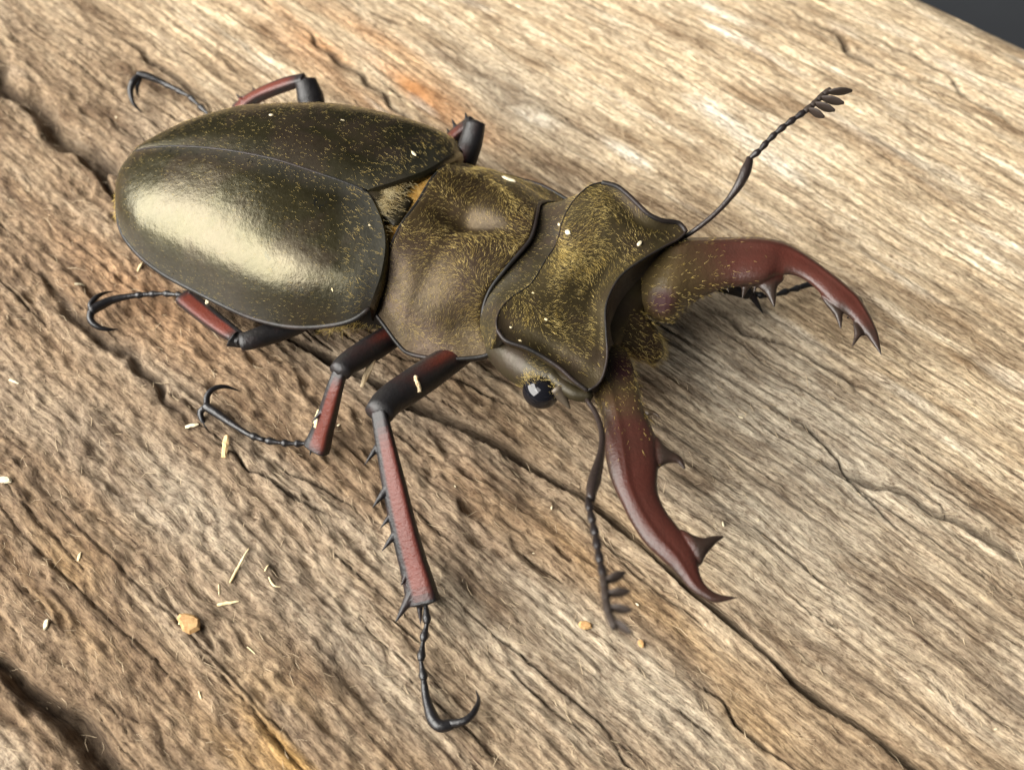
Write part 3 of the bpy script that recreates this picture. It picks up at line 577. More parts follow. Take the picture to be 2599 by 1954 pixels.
# ---- mandibles: lofted from outer and inner edges, teeth grown from the inner edge
def mandible(st, teeth, tip, label, gold_to=.27, spot_at=None):
    K = 64; o = spline(np.array([P(a, b_, h) for a, b_, c_, d_, h in st]+[P(*tip)]), K*2); i_ = spline(np.array([P(c_, d_, h) for a, b_, c_, d_, h in st]+[P(*tip)]), K*2)
    # pair the two edges station by station rather than by arc length
    tt = np.linspace(0, len(st), K); ks = np.arange(len(st)+1)
    def bysta(pts):
        pts = np.array(pts); q = np.vstack([2*pts[0]-pts[1], pts, 2*pts[-1]-pts[-2]]); out = []
        for x in tt:
            k = min(int(x), len(pts)-2); f = x-k; a, b_, c_, d_ = q[k], q[k+1], q[k+2], q[k+3]
            out.append(.5*((2*b_)+(-a+c_)*f+(2*a-5*b_+4*c_-d_)*f*f+(-a+3*b_-3*c_+d_)*f**3))
        return np.array(out)
    o = bysta([P(a, b_, h) for a, b_, c_, d_, h in st]+[P(*tip)]); i_ = bysta([P(c_, d_, h) for a, b_, c_, d_, h in st]+[P(*tip)])
    mb = MB(); seg = 26; an = np.arange(seg)*2*math.pi/seg; rows = []
    mid = (o+i_)/2; T = nrm(np.gradient(mid, axis=0))
    for k in range(K):
        w = (i_[k]-o[k])/2; L = np.linalg.norm(w)+1e-6; up = nrm(np.cross(T[k], w/L)); up = up if up[2] > 0 else -up
        th = L*np.interp(k/K, [0, .25, .6, 1], [.55, .46, .44, .7])
        ca, sa = np.cos(an), np.sin(an)
        x = np.sign(ca)*np.abs(ca)**.95; z = np.sign(sa)*np.abs(sa)**.9
        z = z*(1+.20*np.exp(-((x+.45)/.18)**2)*(sa > 0))                   # blunt ridge along the outer third
        rows.append(mid[k]+np.outer(x, w)+np.outer(z*th, up))
    gm = np.array(rows); mb.grid(gm, 0, wrap=True)
    mb.add([mid[0]], [(0, 0, 0)][:0]); c0 = mb.n-1
    for j in range(seg): mb.f.append(((j+1) % seg, j, c0)); mb.m.append(0)
    for pts, r in teeth:
        q = spline(PL(pts), 20); tp = np.linspace(0, 1, 20); ax_ = nrm(np.gradient(q, axis=0)); kn = nearest(q[6:7], mid)[0]; wv = T[kn]; ring = []; an_ = np.arange(14)*2*math.pi/14
        wr = r*np.interp(tp, [0, .2, .34, .46, .6, .8, 1], [1.1, 1.35, 1.15, .72, .43, .25, .08]); hr = r*np.interp(tp, [0, .2, .34, .46, .6, .8, 1], [.25, .36, .38, .36, .31, .21, .08])
        for m_ in range(20):                                            # a thorn whose root spreads along the blade's edge
            pv = nrm(wv-ax_[m_]*(wv@ax_[m_])); x_ = nrm(wv*(1-tp[m_])+pv*tp[m_]); z_ = nrm(np.cross(x_, ax_[m_])); ring.append(q[m_]+np.outer(np.cos(an_)*wr[m_], x_)+np.outer(np.sin(an_)*hr[m_], z_))
        b0 = mb.n; mb.grid(np.array(ring), 0, wrap=True); mb.add([q[0], q[-1]+ax_[-1]*.05], [])
        for j in range(14): mb.f += [(b0+(j+1) % 14, b0+j, mb.n-2), (b0+19*14+j, b0+19*14+(j+1) % 14, mb.n-1)]; mb.m += [0, 0]
    fm = fuse('mandible', mb, .062, 7); V = fm.V(); k = nearest(V, mid); kk = k/K
    ax_ = nrm(i_-o)[k]; half = np.linalg.norm(i_-o, axis=1)[k]/2+1e-6; x = ((V-mid[k])*ax_).sum(1)/half
    red = np.interp(kk, [0, .1, .25, .45, .8, .92, 1], [.15, .2, .4, .75, .7, .15, .0])*np.clip(1.15-np.abs(x-.05)**3*.95, 0, 1)
    gold = np.clip((gold_to-kk)/.16, 0, 1); spot = np.zeros(len(V))
    for pts, r in teeth:
        q = spline(PL(pts), 20); dk = np.sqrt(((V[:, None]-q[None])**2).sum(-1)); j = dk.argmin(1); near_ = np.clip((r*1.3-dk.min(1))/(r*.5), 0, 1)
        red = red*(1-near_*np.clip((j-5)/7., 0, 1))
    if spot_at is not None:
        d = nrm(P(*spot_at)-CAM); r_ = V-CAM; dist = np.linalg.norm(r_-(r_@d)[:, None]*d, axis=1); spot = np.clip(1.6-dist/1.0, 0, 1)
    ob = part('mandible', fm, M['mandible'], attrs=dict(red=red, gold=gold, spot=spot), label=label)
    hb = MB(); G = np.concatenate([gm, gm[:, :1]], 1); dm = np.repeat(np.clip((.42-np.arange(K)/K)/.3, 0, 1)[:, None], seg+1, 1)**1.5*(np.r_[np.sin(an), 0][None] > -.5)
    cen = np.repeat(mid[:, None], seg+1, 1); N = nrm(G-cen)
    kx = RNG.choice(dm.size, 1100, p=(dm/dm.sum()).ravel()); p = G.reshape(-1, 3)[kx]+RNG.standard_normal((1100, 3))*.10; n = N.reshape(-1, 3)[kx]
    hairs(hb, p, n, np.repeat(T[:, None], seg+1, 1).reshape(-1, 3)[kx], .42, .0085, .2, .4, .4)
    part('golden_hair', hb, M['gold'], ob, kind='stuff'); return ob
mandible([(1470, 950, 1545, 870, 8.0), (1495, 988, 1590, 895, 8.5), (1505, 1003, 1608, 935, 8.9), (1517, 1022, 1622, 985, 9.2), (1530, 1066, 1634, 1045, 9.6), (1533, 1105, 1652, 1080, 9.8), (1535, 1145, 1668, 1125, 10.0), (1543, 1190, 1672, 1175, 10.2), (1555, 1228, 1668, 1222, 10.3), (1572, 1265, 1673, 1262, 10.4), (1600, 1322, 1695, 1305, 10.4), (1633, 1374, 1727, 1346, 10.4), (1672, 1413, 1756, 1383, 10.3), (1702, 1440, 1769, 1412, 10.2), (1728, 1468, 1773, 1440, 10.1), (1755, 1498, 1780, 1467, 10.0), (1787, 1518, 1796, 1490, 10.0), (1820, 1529, 1824, 1507, 10.0)],
         [([(1610, 1046, 9.1), (1640, 1046, 9.8), (1660, 1048, 9.9), (1678, 1062, 9.9)], .62), ([(1640, 1140, 9.6), (1672, 1152, 10.2), (1705, 1160, 10.3), (1724, 1168, 10.3), (1738, 1190, 10.2)], 1.25), ([(1722, 1388, 9.8), (1757, 1388, 10.4), (1790, 1381, 10.5), (1815, 1368, 10.5), (1836, 1362, 10.5)], 1.2)],
         (1881, 1516, 10.2), 'red-brown mandible, its tip hooked inward', spot_at=(1582, 932, 9.5))
mandible([(1650, 660, 1585, 760, 7.6), (1700, 635, 1632, 788, 8.3), (1722, 624, 1665, 806, 8.7), (1748, 616, 1700, 806, 9.0), (1790, 612, 1747, 768, 9.2), (1840, 610, 1803, 738, 9.4), (1885, 608, 1855, 724, 9.6), (1932, 609, 1905, 722, 9.8), (1967, 614, 1942, 717, 9.9), (2002, 624, 1974, 698, 10), (2036, 643, 2008, 695, 10.1), (2071, 666, 2042, 708, 10.1), (2100, 688, 2070, 730, 10.1), (2131, 712, 2095, 756, 10.1), (2158, 736, 2117, 778, 10.0), (2180, 757, 2141, 792, 9.9), (2205, 796, 2163, 810, 9.8), (2219, 825, 2187, 838, 9.7), (2229, 851, 2206, 860, 9.6)],
         [([(1838, 702, 9.3), (1843, 722, 9.2), (1850, 742, 9.1)], .5), ([(1895, 702, 9.4), (1892, 728, 9.2), (1884, 758, 9.0)], .62), ([(1925, 705, 9.6), (1918, 728, 9.4), (1912, 745, 9.2)], .4), ([(1935, 690, 9.3), (1948, 722, 9.5), (1957, 745, 9.3), (1965, 778, 9.2)], 1.25), ([(2105, 755, 9.7), (2121, 785, 9.8), (2129, 805, 9.7), (2134, 834, 9.6)], .85), ([(2185, 820, 9.5), (2178, 842, 9.7), (2173, 858, 9.6), (2163, 880, 9.5)], .62)],
         (2239, 906, 9.4), 'red-brown mandible, its tip forked', .28, (1682, 768, 9.5))
# dark hairless sockets at the mandible bases
for nm, px in (('mandible_socket', [(1660, 770, 10.2), (1680, 765, 10.5), (1700, 745, 10.7)]),): pass

# ---- antennae
def antenna(scape, funicle, club, tips, lab, lw=1.):
    mb = MB(); p = spline(PL(scape), 26); mb.tube(p, [.20, .22, .23, .24, .28, .42, .50, .30], 10, 0)
    a = part('antenna', mb, M['antenna'], attrs=dict(red=np.full(mb.n, .3), gold=np.zeros(mb.n)), label=lab)
    f = spline(PL(funicle), 7)
    for k in range(6):
        mb = MB(); d = f[k+1]-f[k]; mb.tube([f[k]-d*.04, f[k]+d*.3, f[k]+d*.75, f[k]+d*1.03], [.17, .24, .33, .22], 10, 0, n=8)
        part('antenna_segment', mb, M['antenna'], a, attrs=dict(red=np.zeros(mb.n), gold=np.zeros(mb.n)))
    c = spline(PL(club), len(tips)+1)
    for k, t in enumerate(tips):
        mb = MB(); q = c[k]+(c[k+1]-c[k])*.5; t = P(*t); d = t-q
        mb.tube([c[k], (c[k]+c[k+1])/2, c[k+1]], [.26, .30, .26], 8, 0, n=6)
        ax = nrm(np.cross(d, c[k+1]-c[k]))
        mb.tube([q, q+d*.35, q+d*.7, q+d], [.2*lw, .45*lw, .6*lw, .5*lw, .16*lw], 12, 0, rb=[.14, .16, .16, .14, .08], up=nrm(np.cross(d, ax)), n=12)
        part('lamella', mb, M['lamella'], a, attrs=dict(red=np.full(mb.n, .5), gold=np.zeros(mb.n)))
antenna([(1490, 1015, 10), (1513, 1052, 10.8), (1528, 1100, 12), (1525, 1150, 13.2), (1512, 1206, 14.4), (1502, 1245, 15.2), (1500, 1270, 15.6)],
        [(1492, 1266, 15.8), (1501, 1312, 17), (1513, 1365, 18.2), (1522, 1418, 19.3), (1532, 1462, 20.2)], [(1532, 1462, 20.2), (1536, 1500, 20.9), (1543, 1550, 21.6), (1560, 1592, 22.2)],
        [(1588, 1452, 20.6), (1600, 1499, 21.2), (1604, 1548, 21.8), (1604, 1606, 22.4)], 'blurred antenna hanging beside the hooked mandible', .68)
antenna([(1738, 602, 10.5), (1784, 569, 11.5), (1826, 532, 12.4), (1858, 495, 13.2), (1882, 458, 14), (1900, 415, 14.6), (1902, 402, 14.7)],
        [(1903, 402, 14.8), (1923, 388, 15.2), (1956, 351, 15.8), (1993, 319, 16.4), (2042, 284, 17)], [(2042, 284, 17), (2067, 263, 17.3), (2090, 240, 17.6), (2108, 228, 17.8)],
        [(2092, 297, 17.2), (2119, 281, 17.5), (2142, 262, 17.8), (2163, 231, 18)], 'raised antenna with a fan of flat plates at its end')

# ---- legs
def leg(name, fem, fr, tib, tr, spines, tars, claws, label, up=(0, 0, 1), red_f=.5, red_t=.9, tflat=.62, rs=1):
    mb = MB(); mb.tube(PL(fem), fr, 18, 0, n=22, rb=[x*.8 for x in fr], up=(0, 0, 1)); k = mb.n
    V = mb.V(); red = np.zeros(k); t = np.repeat(np.linspace(0, 1, 22), 18); an = np.tile(np.arange(18)*2*math.pi/18, 22)
    red[:22*18] = red_f*np.exp(-((t-.33)/.2)**2)*np.clip(1.2-2.2*np.abs(np.cos(an)+.1), 0, 1)
    L = part('leg', mb, M['leg'], attrs=dict(red=red, gold=np.zeros(k)), label=label)
    mb = MB(); K = 30; p = spline(PL(tib), K); d = nrm(p[-1]-p[0]); up_ = np.array(up, float)
    mb.tube(p, tr, 18, 0, rb=[x*tflat for x in tr], up=up_, power=3.4); n0 = mb.n
    for a, b_, r in spines: mb.spike(P(*a)+(P(*a)-P(*b_))*.5, P(*b_), r*1.25, 0, 8, bend=(0, 0, .05), n=9)
    mb = fuse('tibia', mb, .075, 1); V = mb.V(); k = nearest(V, p); t = k/(K-1.); T_ = nrm(np.gradient(p, axis=0)); sx = nrm(np.cross(T_, up_))[k]
    w_ = rad(tr, K)[k]; x = rs*((V-p[k])*sx).sum(1)/w_; off = np.linalg.norm(V-p[k], axis=1)/w_
    red = red_t*np.clip((.45-x)*4, 0, 1)*np.clip((x+1.0)*5, 0, 1)*np.clip(t*7-.4, 0, 1)*np.clip((1-t)*11, 0, 1)*np.clip((1.35-off)*5, 0, 1)
    part('tibia', mb, M['leg'], L, attrs=dict(red=red, gold=np.zeros(mb.n)))
    q = PL(tars)
    for k in range(len(q)-1):
        a, c = q[k], q[k+1]; d = c-a; last = k == len(q)-2; mb = MB()
        if last: continue
        mb.tube([a, a+d*.35, a+d*.7, a+d*.9, a+d*1.04], [.16, .18, .26, .37, .22], 10, 0, n=11)
        part('tarsus_segment', mb, M['claw'], L, attrs=dict(red=np.zeros(mb.n), gold=np.zeros(mb.n)))
    for c in claws:
        mb = MB(); pp = PL(c['p']); n = 22; mb.tube(spline(pp, n), c.get('r', [.30, .27, .2, .05]), 10, 0)
        part('claw' if c.get('claw', True) else 'tarsus_segment', mb, M['claw'], L, attrs=dict(red=np.zeros(mb.n), gold=np.zeros(mb.n)))
    return L
LT = [.17, .22, .30, .42, .48, .40]
# near front leg
leg('leg', [(1190, 880, 6.0), (1130, 920, 6.8), (1050, 975, 8.2), (985, 1020, 9.2), (962, 1050, 9.6)], [1.2, 1.35, 1.45, 1.4, 1.2],
    [(962, 1045, 9.8), (975, 1110, 9.0), (1000, 1230, 7.0), (1030, 1360, 4.8), (1060, 1470, 2.9), (1075, 1530, 1.9)], [.66, .82, .98, 1.06, 1.14, 1.38],
    [((955, 1140, 8.3), (925, 1180, 8.0), .34), ((972, 1255, 6.6), (944, 1290, 6.3), .36), ((985, 1318, 5.5), (964, 1342, 5.3), .26), ((996, 1365, 4.7), (968, 1400, 4.4), .34), ((1045, 1510, 2.2), (1004, 1578, 1.3), .62), ((1092, 1480, 2.7), (1114, 1510, 2.2), .45), ((1065, 1535, 1.6), (1068, 1588, .9), .34), ((1030, 1462, 3.2), (1016, 1490, 3.0), .25)],
    [(1080, 1530, 1.8), (1084, 1580, 1.5), (1074, 1625, 1.2), (1068, 1675, 1.0), (1076, 1725, .9), (1085, 1780, .8)],
    [dict(p=[(1075, 1722, .9), (1083, 1775, .8), (1100, 1825, .9), (1120, 1842, 1.0), (1148, 1836, 1.0)], r=[.22, .30, .36, .48, .50, .42], claw=False), dict(p=[(1142, 1836, 1.1), (1180, 1828, 1.4), (1205, 1803, 1.3), (1215, 1775, .8), (1208, 1752, .2)], r=[.32, .30, .24, .15, .04]),
     dict(p=[(1128, 1836, 1.0), (1160, 1838, .7), (1190, 1820, .4), (1204, 1790, .1)], r=[.28, .24, .16, .04])], 'long red-brown foreleg with a row of black spines', up=(-.35, -.55, .75), red_f=.8, tflat=.55)
# near middle leg
leg('leg', [(1015, 830, 5.4), (985, 858, 5.8), (930, 893, 6.8), (880, 925, 7.6), (862, 945, 7.8)], [1.1, 1.2, 1.25, 1.15, .95],
    [(866, 938, 7.8), (850, 985, 6.6), (832, 1050, 4.4), (815, 1105, 2.4), (803, 1140, 1.3)], [.58, .72, .82, .95, 1.15],
    [((826, 1035, 4.8), (790, 1073, 4.2), .36), ((800, 1105, 2.2), (786, 1158, 1.0), .42), ((838, 975, 6.6), (822, 1005, 6.2), .22), ((830, 1110, 2.0), (836, 1142, 1.4), .3)],
    [(800, 1112, 1.6), (776, 1125, 1.3), (748, 1126, 1.1), (715, 1124, 1.0), (675, 1118, .9), (635, 1104, .9), (582, 1071, .9)],
    [dict(p=[(672, 1117, .9), (635, 1104, .9), (582, 1071, 1.0), (545, 1045, 1.2), (520, 1030, 1.3)], r=[.22, .24, .26, .34, .40, .42], claw=False), dict(p=[(526, 1034, 1.3), (525, 1008, 1.5), (540, 988, 1.6), (570, 981, 1.3), (607, 992, .5)], r=[.30, .28, .24, .16, .04]),
     dict(p=[(524, 1032, 1.2), (509, 1045, .9), (513, 1066, .6), (525, 1082, .3), (541, 1096, .1)], r=[.30, .30, .24, .15, .04])], 'middle leg with an orange-red shin', red_f=.8, tflat=.7)
# near hind leg
leg('leg', [(790, 800, 4.8), (740, 825, 4.6), (690, 845, 4.8), (640, 862, 5.2), (612, 868, 5.2)], [1.1, 1.15, 1.1, 1.0, .85],
    [(615, 864, 5.2), (585, 845, 4.6), (540, 812, 3.7), (500, 780, 2.8), (470, 755, 2.2)], [.62, .8, .9, .95, 1.0],
    [((490, 790, 2.4), (455, 778, 1.8), .36), ((478, 745, 2.4), (462, 738, 1.8), .30), ((545, 832, 3.6), (525, 838, 3.3), .22), ((600, 868, 4.8), (622, 884, 4.4), .7)],
    [(466, 750, 2.1), (448, 748, 1.8), (416, 745, 1.5), (380, 747, 1.3), (344, 750, 1.2), (290, 759, 1.1)],
    [dict(p=[(384, 747, 1.3), (344, 750, 1.2), (290, 760, 1.2), (255, 775, 1.3), (230, 790, 1.4)], r=[.22, .26, .30, .38, .46, .46], claw=False), dict(p=[(232, 787, 1.4), (231, 770, 1.5), (248, 752, 1.5), (268, 743, 1.1), (288, 740, .6)], r=[.32, .28, .22, .14, .04]),
     dict(p=[(231, 790, 1.3), (230, 812, 1.1), (248, 829, .8), (272, 836, .5), (300, 836, .1)], r=[.36, .34, .28, .18, .04])], 'hind leg with a dark red shin beside the pale sheen', red_f=.1, tflat=.6)
# far hind leg
leg('leg', [(795, 330, 3.8), (795, 285, 4.8), (786, 240, 6.0), (775, 205, 7.0)], [1.2, 1.35, 1.4, 1.1],
    [(772, 203, 7.0), (735, 212, 6.3), (680, 232, 5.0), (635, 256, 3.4), (600, 285, 2.0)], [.7, .8, .8, .85, .9],
    [((650, 238, 4.3), (638, 217, 4.2), .25), ((610, 252, 3.4), (596, 236, 3.3), .25), ((622, 248, 3.6), (608, 246, 3.4), .2)],
    [(530, 292, 1.8), (505, 268, 1.7), (480, 245, 1.6), (447, 228, 1.5), (418, 214, 1.5), (370, 193, 1.6)],
    [dict(p=[(450, 229, 1.5), (418, 213, 1.6), (385, 198, 2.0), (362, 191, 2.2), (350, 192, 2.2)], r=[.26, .28, .30, .38, .44, .44], claw=False), dict(p=[(354, 192, 2.2), (338, 208, 2.1), (331, 232, 1.6), (338, 262, .9), (360, 287, .1)], r=[.38, .38, .32, .2, .05]),
     dict(p=[(358, 192, 2.1), (350, 212, 1.8), (348, 232, 1.2), (352, 248, .6)], r=[.3, .28, .2, .05])], 'bent grey-black hind leg rising behind the dark wing case', red_f=.2, tflat=.75)
# far middle leg
leg('leg', [(1160, 460, 4.5), (1180, 410, 6.0), (1198, 350, 7.6), (1207, 312, 8.5)], [1.0, 1.15, 1.2, 1.0],
    [(1200, 312, 8.4), (1170, 335, 7.2), (1130, 370, 5.2), (1090, 395, 3.0), (1060, 410, 1.6)], [.75, .9, .95, .95, .9],
    [((1186, 312, 8.2), (1181, 284, 8.6), .36), ((1158, 330, 7.2), (1146, 299, 7.4), .32), ((1142, 345, 6.4), (1134, 324, 6.4), .28)],
    [(1050, 400, 1.5), (1030, 390, 1.3), (1005, 385, 1.1), (985, 380, 1.0)], [dict(p=[(1005, 385, 1.1), (970, 370, 1.0), (940, 365, 1.0)], r=[.24, .3, .4], claw=False), dict(p=[(945, 366, 1.0), (925, 370, 1.2), (915, 385, .8), (918, 400, .1)], r=[.32, .28, .18, .04])], 'spiny black knee standing up behind the shield', red_f=.8, tflat=.75)
# far front leg
leg('leg', [(1480, 660, 5.0), (1560, 670, 5.4), (1640, 690, 5.8), (1690, 700, 6.0)], [1.2, 1.3, 1.2, 1.0],
    [(1690, 700, 6.0), (1750, 705, 4.6), (1830, 718, 2.9), (1900, 735, 1.9)], [.65, .8, .9, .95],
    [((1905, 745, 1.8), (1938, 798, .3), .5), ((1830, 728, 2.6), (1842, 752, 2.3), .3), ((1880, 738, 2.0), (1890, 760, 1.4), .3)],
    [(1910, 742, 1.8), (1938, 752, 1.5), (1966, 750, 1.3), (2000, 738, 1.2), (2030, 730, 1.1), (2062, 722, 1.1)],
    [dict(p=[(2028, 730, 1.1), (2062, 721, 1.1), (2110, 728, 1.3), (2150, 745, 1.5)], r=[.26, .30, .34, .42, .44], claw=False), dict(p=[(2146, 744, 1.5), (2175, 757, 1.6), (2186, 772, 1.4), (2190, 795, .8), (2183, 810, .1)], r=[.34, .32, .24, .15, .04]),
     dict(p=[(2146, 748, 1.4), (2158, 770, 1.2), (2163, 792, .8), (2150, 808, .1)], r=[.32, .3, .2, .05])], 'foreleg whose foot shows through the arch of the forked mandible', red_f=.2, tflat=.7)

# ---------------------------------------------------------------- debris, each bit a thing of its own
def ground_pt(px, py):
    p = P(px, py, 0)
    for _ in range(3): p = P(px, py, float(wood_z(p[0], p[1])))
    return p
def surf_drop(px, py, G):                            # first hit of the pixel ray with a body grid
    q = G.reshape(-1, 3); d = nrm(cF+cR*(px-W/2)/FPX+cU*(H/2-py)/FPX); r = q-CAM; t = r@d
    k = np.argmin(np.linalg.norm(r-t[:, None]*d, axis=1)); return CAM+d*t[k], gnormals(G).reshape(-1, 3)[k]
def sliver(a, b, w, th, material, name, label, cat, group=None, bend=0., lift=.08, taper=.35):
    a, b = np.array(a, float), np.array(b, float); L = np.linalg.norm(b-a); d = (b-a)/L; s = nrm(np.cross(d, [0, 0, 1.])); c = (a+b)/2
    z = lift; mb = MB()
    pts = [a+[0, 0, z], a+(b-a)*.35+s*bend*.8+[0, 0, z+.05], a+(b-a)*.7+s*bend+[0, 0, z+.06], b+[0, 0, z]]
    mb.tube(pts, [w*.7, w, w*.85, w*taper], 7, 0, rb=[th, th*1.1, th, th*.6], up=(.15, .1, 1), n=9)
    v = mb.V(); v += RNG.standard_normal(v.shape)*min(w, th)*.14; mb.v = [v]
    return build(name, mb, material, org=c, smooth=False, label=label, cat=cat, group=group)
def flake(c, nr, r, th, material, name, label, cat, group=None, ang=0., ratio=.6, k=9):
    nr = nrm(np.array(nr, float)); x = nrm(np.cross(nr, [math.sin(ang), math.cos(ang), .1])); y = np.cross(nr, x); mb = MB(); rows = []
    for lv, (zz, s_) in enumerate(((-.5, .8), (.1, 1.0), (.9, .72))):
        rr_ = (lambda w_: (w_+.8*np.roll(w_, 1)+.8*np.roll(w_, -1))/2.6)((1+.24*RNG.standard_normal(k)).clip(.5, 1.5)) if lv == 0 else rr_*(1+.06*RNG.standard_normal(k)); an = np.arange(k)*2*math.pi/k
        rows.append(c+np.outer(np.cos(an)*r*rr_*s_, x)+np.outer(np.sin(an)*r*ratio*rr_*s_, y)+nr*th*zz)
    mb.grid(np.array(rows), 0, wrap=True); mb.add([c+nr*th*1.05, c-nr*th*.5], [])
    for j in range(k): mb.f += [(2*k+j, 2*k+(j+1) % k, 3*k), ((j+1) % k, j, 3*k+1)]; mb.m += [0, 0]
    return build(name, mb, material, org=c, smooth=False, label=label, cat=cat, group=group)
def gs(p1, p2, *a, **k): return sliver(ground_pt(*p1), ground_pt(*p2), *a, **k)
gs((584, 1480), (632, 1393), .13, .08, M['straw'], 'straw_sliver', 'longest pale straw sliver lying across the brown grain', 'sliver', 'straw slivers on the timber')
gs((683, 1465), (712, 1490), .09, .06, M['straw'], 'straw_sliver', 'thin pale straw sliver with a bent end', 'sliver', 'straw slivers on the timber', bend=.25)
gs((672, 1450), (682, 1434), .07, .05, M['straw'], 'straw_sliver', 'very short straw bit touching the bent straw sliver', 'sliver', 'straw slivers on the timber')
gs((556, 1483), (557, 1515), .06, .05, M['straw'], 'straw_sliver', 'hair-thin straw sliver above the blunt straw stub', 'sliver', 'straw slivers on the timber')
gs((552, 1536), (606, 1527), .15, .10, M['straw'], 'straw_sliver', 'blunt straw stub tapering to a point', 'sliver', 'straw slivers on the timber')
gs((578, 1110), (570, 1165), .30, .14, M['ochre'], 'seed_husk', 'oval tan seed husk near the middle leg claw', 'seed husk', lift=.25, taper=.7)
gs((472, 1086), (505, 1080), .20, .12, M['white'], 'wood_chip', 'pale chip beside the lower claw of the middle leg', 'wood chip', 'pale wood chips', lift=.15)
o = flake(ground_pt(485, 1582)+[0, 0, .35], (.1, -.2, 1), 1.0, .30, M['amber'], 'amber_flake', 'translucent amber flake lying on rough brown wood', 'flake', ang=.6, ratio=.7, k=12)
gs((458, 1588), (466, 1560), .16, .1, M['straw'], 'straw_sliver', 'cream chip stuck to the amber flake', 'sliver', 'straw slivers on the timber', lift=.3)
flake(ground_pt(1488, 1590)+[0, 0, .2], (0, 0, 1), .55, .22, M['amber'], 'orange_crumb', 'orange crumb below the hanging antenna', 'crumb', 'orange wood crumbs', ang=.2)
flake(ground_pt(1626, 1634)+[0, 0, .2], (0, 0, 1), .40, .22, M['amber'], 'orange_crumb', 'smaller orange crumb beside the antenna plates, toward the crack', 'crumb', 'orange wood crumbs', ang=1.2)
flake(ground_pt(12, 1222)+[0, 0, .2], (0, 0, 1), .8, .2, M['white'], 'wood_chip', 'broad cream chip lying on the rough weathered side', 'wood chip', 'pale wood chips', ang=.1, ratio=.5)
flake(ground_pt(118, 1586)+[0, 0, .12], (0, 0, 1), .45, .15, M['white'], 'wood_chip', 'ragged white crumb on the rough weathered side, facing the amber flake', 'wood chip', 'pale wood chips', ang=1.5, ratio=.5)
gs((199, 1424), (206, 1402), .13, .08, M['straw'], 'straw_sliver', 'stubby straw bit in a grey patch of rough wood', 'sliver', 'straw slivers on the timber')
gs((505, 1755), (512, 1775), .08, .06, M['straw'], 'straw_sliver', 'small straw sliver beyond the amber flake', 'sliver', 'straw slivers on the timber')
gs((628, 1642), (648, 1660), .05, .04, M['straw'], 'straw_sliver', 'faint hair-thin straw between amber flake and foreleg', 'sliver', 'straw slivers on the timber')
gs((190, 722), (215, 726), .16, .1, M['white'], 'wood_chip', 'white chip near the hind claws', 'wood chip', 'pale wood chips')
gs((545, 832), (551, 812), .18, .12, M['white'], 'wood_chip', 'white chip leaning on the red shin of the hind leg', 'wood chip', 'pale wood chips', lift=3.4)
gs((25, 965), (48, 975), .14, .1, M['white'], 'wood_chip', 'white chip lying alone on dark rough wood', 'wood chip', 'pale wood chips')
gs((350, 690), (362, 668), .14, .08, M['straw'], 'straw_sliver', 'straw bit just outside the wing case rim', 'sliver', 'straw slivers on the timber')
for k, (x, y) in enumerate([(1354, 1405), (1618, 1535), (1835, 1330), (1925, 1320), (2527, 1850), (1880, 1060), (1155, 1235), (1400, 1290), (860, 1080), (730, 1130), (295, 300)]):
    flake(ground_pt(x, y)+[0, 0, .08], (0, 0, 1), .13+.05*(k % 3), .07, M['white'], 'wood_crumb', 'tiny white wood crumb lying on the grain', 'crumb', 'tiny white crumbs on the timber', ang=k*.7, ratio=.45, k=7)
# bits lying on the beetle
def on(px, py, G, r, th, mt, label, ang=0., ratio=.5, cat='crumb', name='wood_crumb', group='crumbs on the beetle'):
    p, n = surf_drop(px, py, G); r *= .8; flake(p+n*th*.4, n, r, th, mt, name, label, cat, group, ang, ratio, 9)
on(1293, 458, pg, .85, .16, M['white'], 'largest white chip, lying on the hairy thorax shield', .5, .42, 'wood chip', 'wood_chip', 'crumbs on the beetle')
on(1441, 590, hg, .38, .12, M['white'], 'white crumb on the rear of the head beside the neck', 1.0, .7)
on(1419, 571, hg, .2, .1, M['white'], 'small white crumb at the raised back edge of the head', 1.0, .7)
on(1622, 619, hg, .40, .12, M['white'], 'cream crumb near the front corner of the head by the raised antenna', 2.0, .6)
on(1386, 812, hg, .22, .1, M['straw'], 'cream crumb in the middle of the head', .3, .6)
on(1296, 832, hg, .16, .08, M['white'], 'white speck on the rounded back lobe of the head', .3, .6)
on(1320, 866, hg, .20, .08, M['straw'], 'flat cream speck at the side rim of the head above the eye', .3, .4)
on(1353, 745, hg, .18, .08, M['straw'], 'cream speck at the rear crease of the head', .3, .5)
egf = far_side(eg)
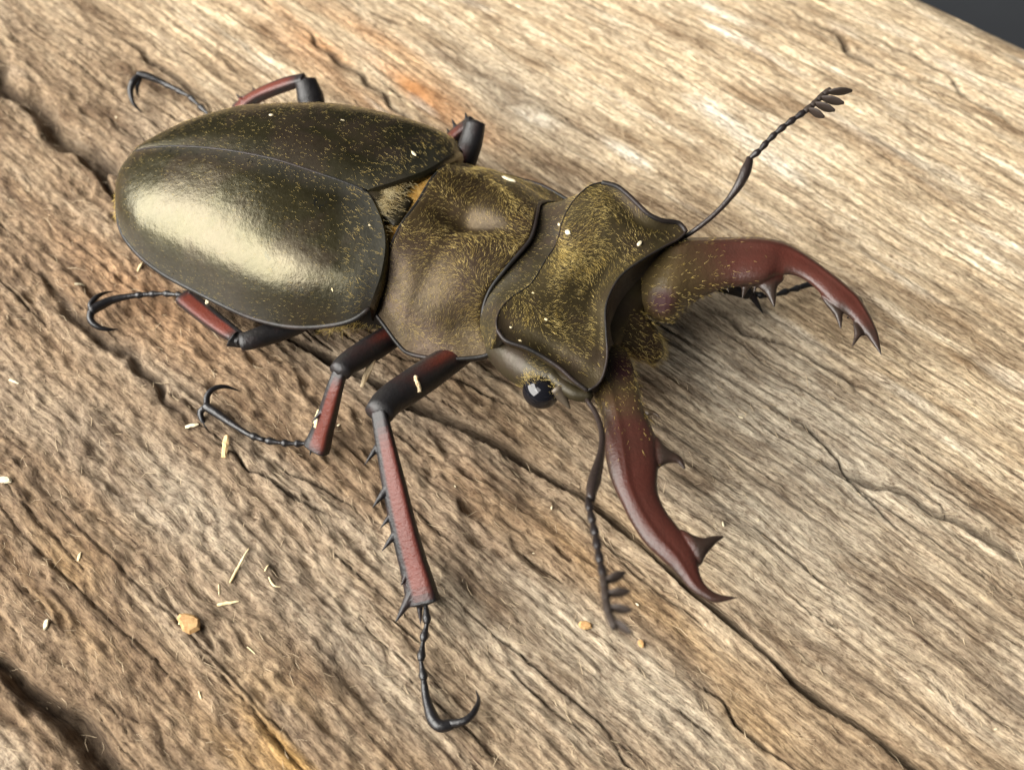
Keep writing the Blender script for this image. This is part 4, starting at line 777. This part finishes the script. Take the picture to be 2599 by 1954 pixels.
on(688, 294, egf, .28, .1, M['white'], 'white speck on the crown of the dark wing case', .3, .6); on(1050, 391, egf, .34, .1, M['white'], 'white speck at the front shoulder of the dark wing case', .8, .5)
on(470, 318, egf, .5, .12, M['flesh'], 'cream crumb near the rear of the dark wing case', .2, .5)
on(868, 307, egf, .3, .08, M['white'], 'white thin speck on the upper side of the dark wing case', .2, .3)
on(938, 573, eg, .16, .08, M['white'], 'white speck at the front of the sheened wing case', .2, .6); on(614, 524, eg, .16, .08, M['straw'], 'cream speck in the middle of the sheened wing case', .2, .6)
on(844, 735, eg, .26, .08, M['straw'], 'cream sliver at the side of the sheened wing case', 1.2, .4)
sliver(P(1055, 962, 9.0), P(1066, 1002, 8.6), .22, .18, M['flesh'], 'cream_husk', 'cream husk clinging to the thigh of the long foreleg', 'husk', 'husks on the legs', taper=.8, lift=0.4)
sliver(P(955, 900, 6.8), P(918, 985, 5.6), .30, .16, M['flesh'], 'cream_husk', 'ragged cream husk hanging from the middle leg thigh', 'husk', 'husks on the legs', taper=.5, lift=.2)
sliver(P(812, 1040, 4.6), P(800, 1085, 3.4), .26, .12, M['straw'], 'cream_husk', 'cream husk stuck to the shin of the middle leg', 'husk', 'husks on the legs', taper=.5, lift=.0)

# ---------------------------------------------------------------- loose wood fibres lifting off the surface
rf = np.random.default_rng(5); n = 9000
u = rf.uniform(-56, 80, n); v = rf.uniform(-56, 66, n); p = np.stack([u*gu[0]+v*gv[0], u*gu[1]+v*gv[1], sample(Z, u, v)], 1)
an = GA+rf.standard_normal(n)*.5+np.where(rf.random(n) < .5, math.pi, 0); flow = np.stack([np.cos(an), np.sin(an), np.zeros(n)], 1)
hb = MB(); hairs(hb, p, np.tile([0, 0, 1.], (n, 1)), flow, 1.25, .021, .16, .7, .15, rf)
m, nt, b = mat('pale wood fibre'); b.inputs['Base Color'].default_value = (.54, .42, .27, 1); b.inputs['Roughness'].default_value = .7; M['fibre'] = m
build('wood_fibres', hb, M['fibre'], kind='stuff', label='fine pale fibres lifting off the weathered timber surface', cat='wood fibres')
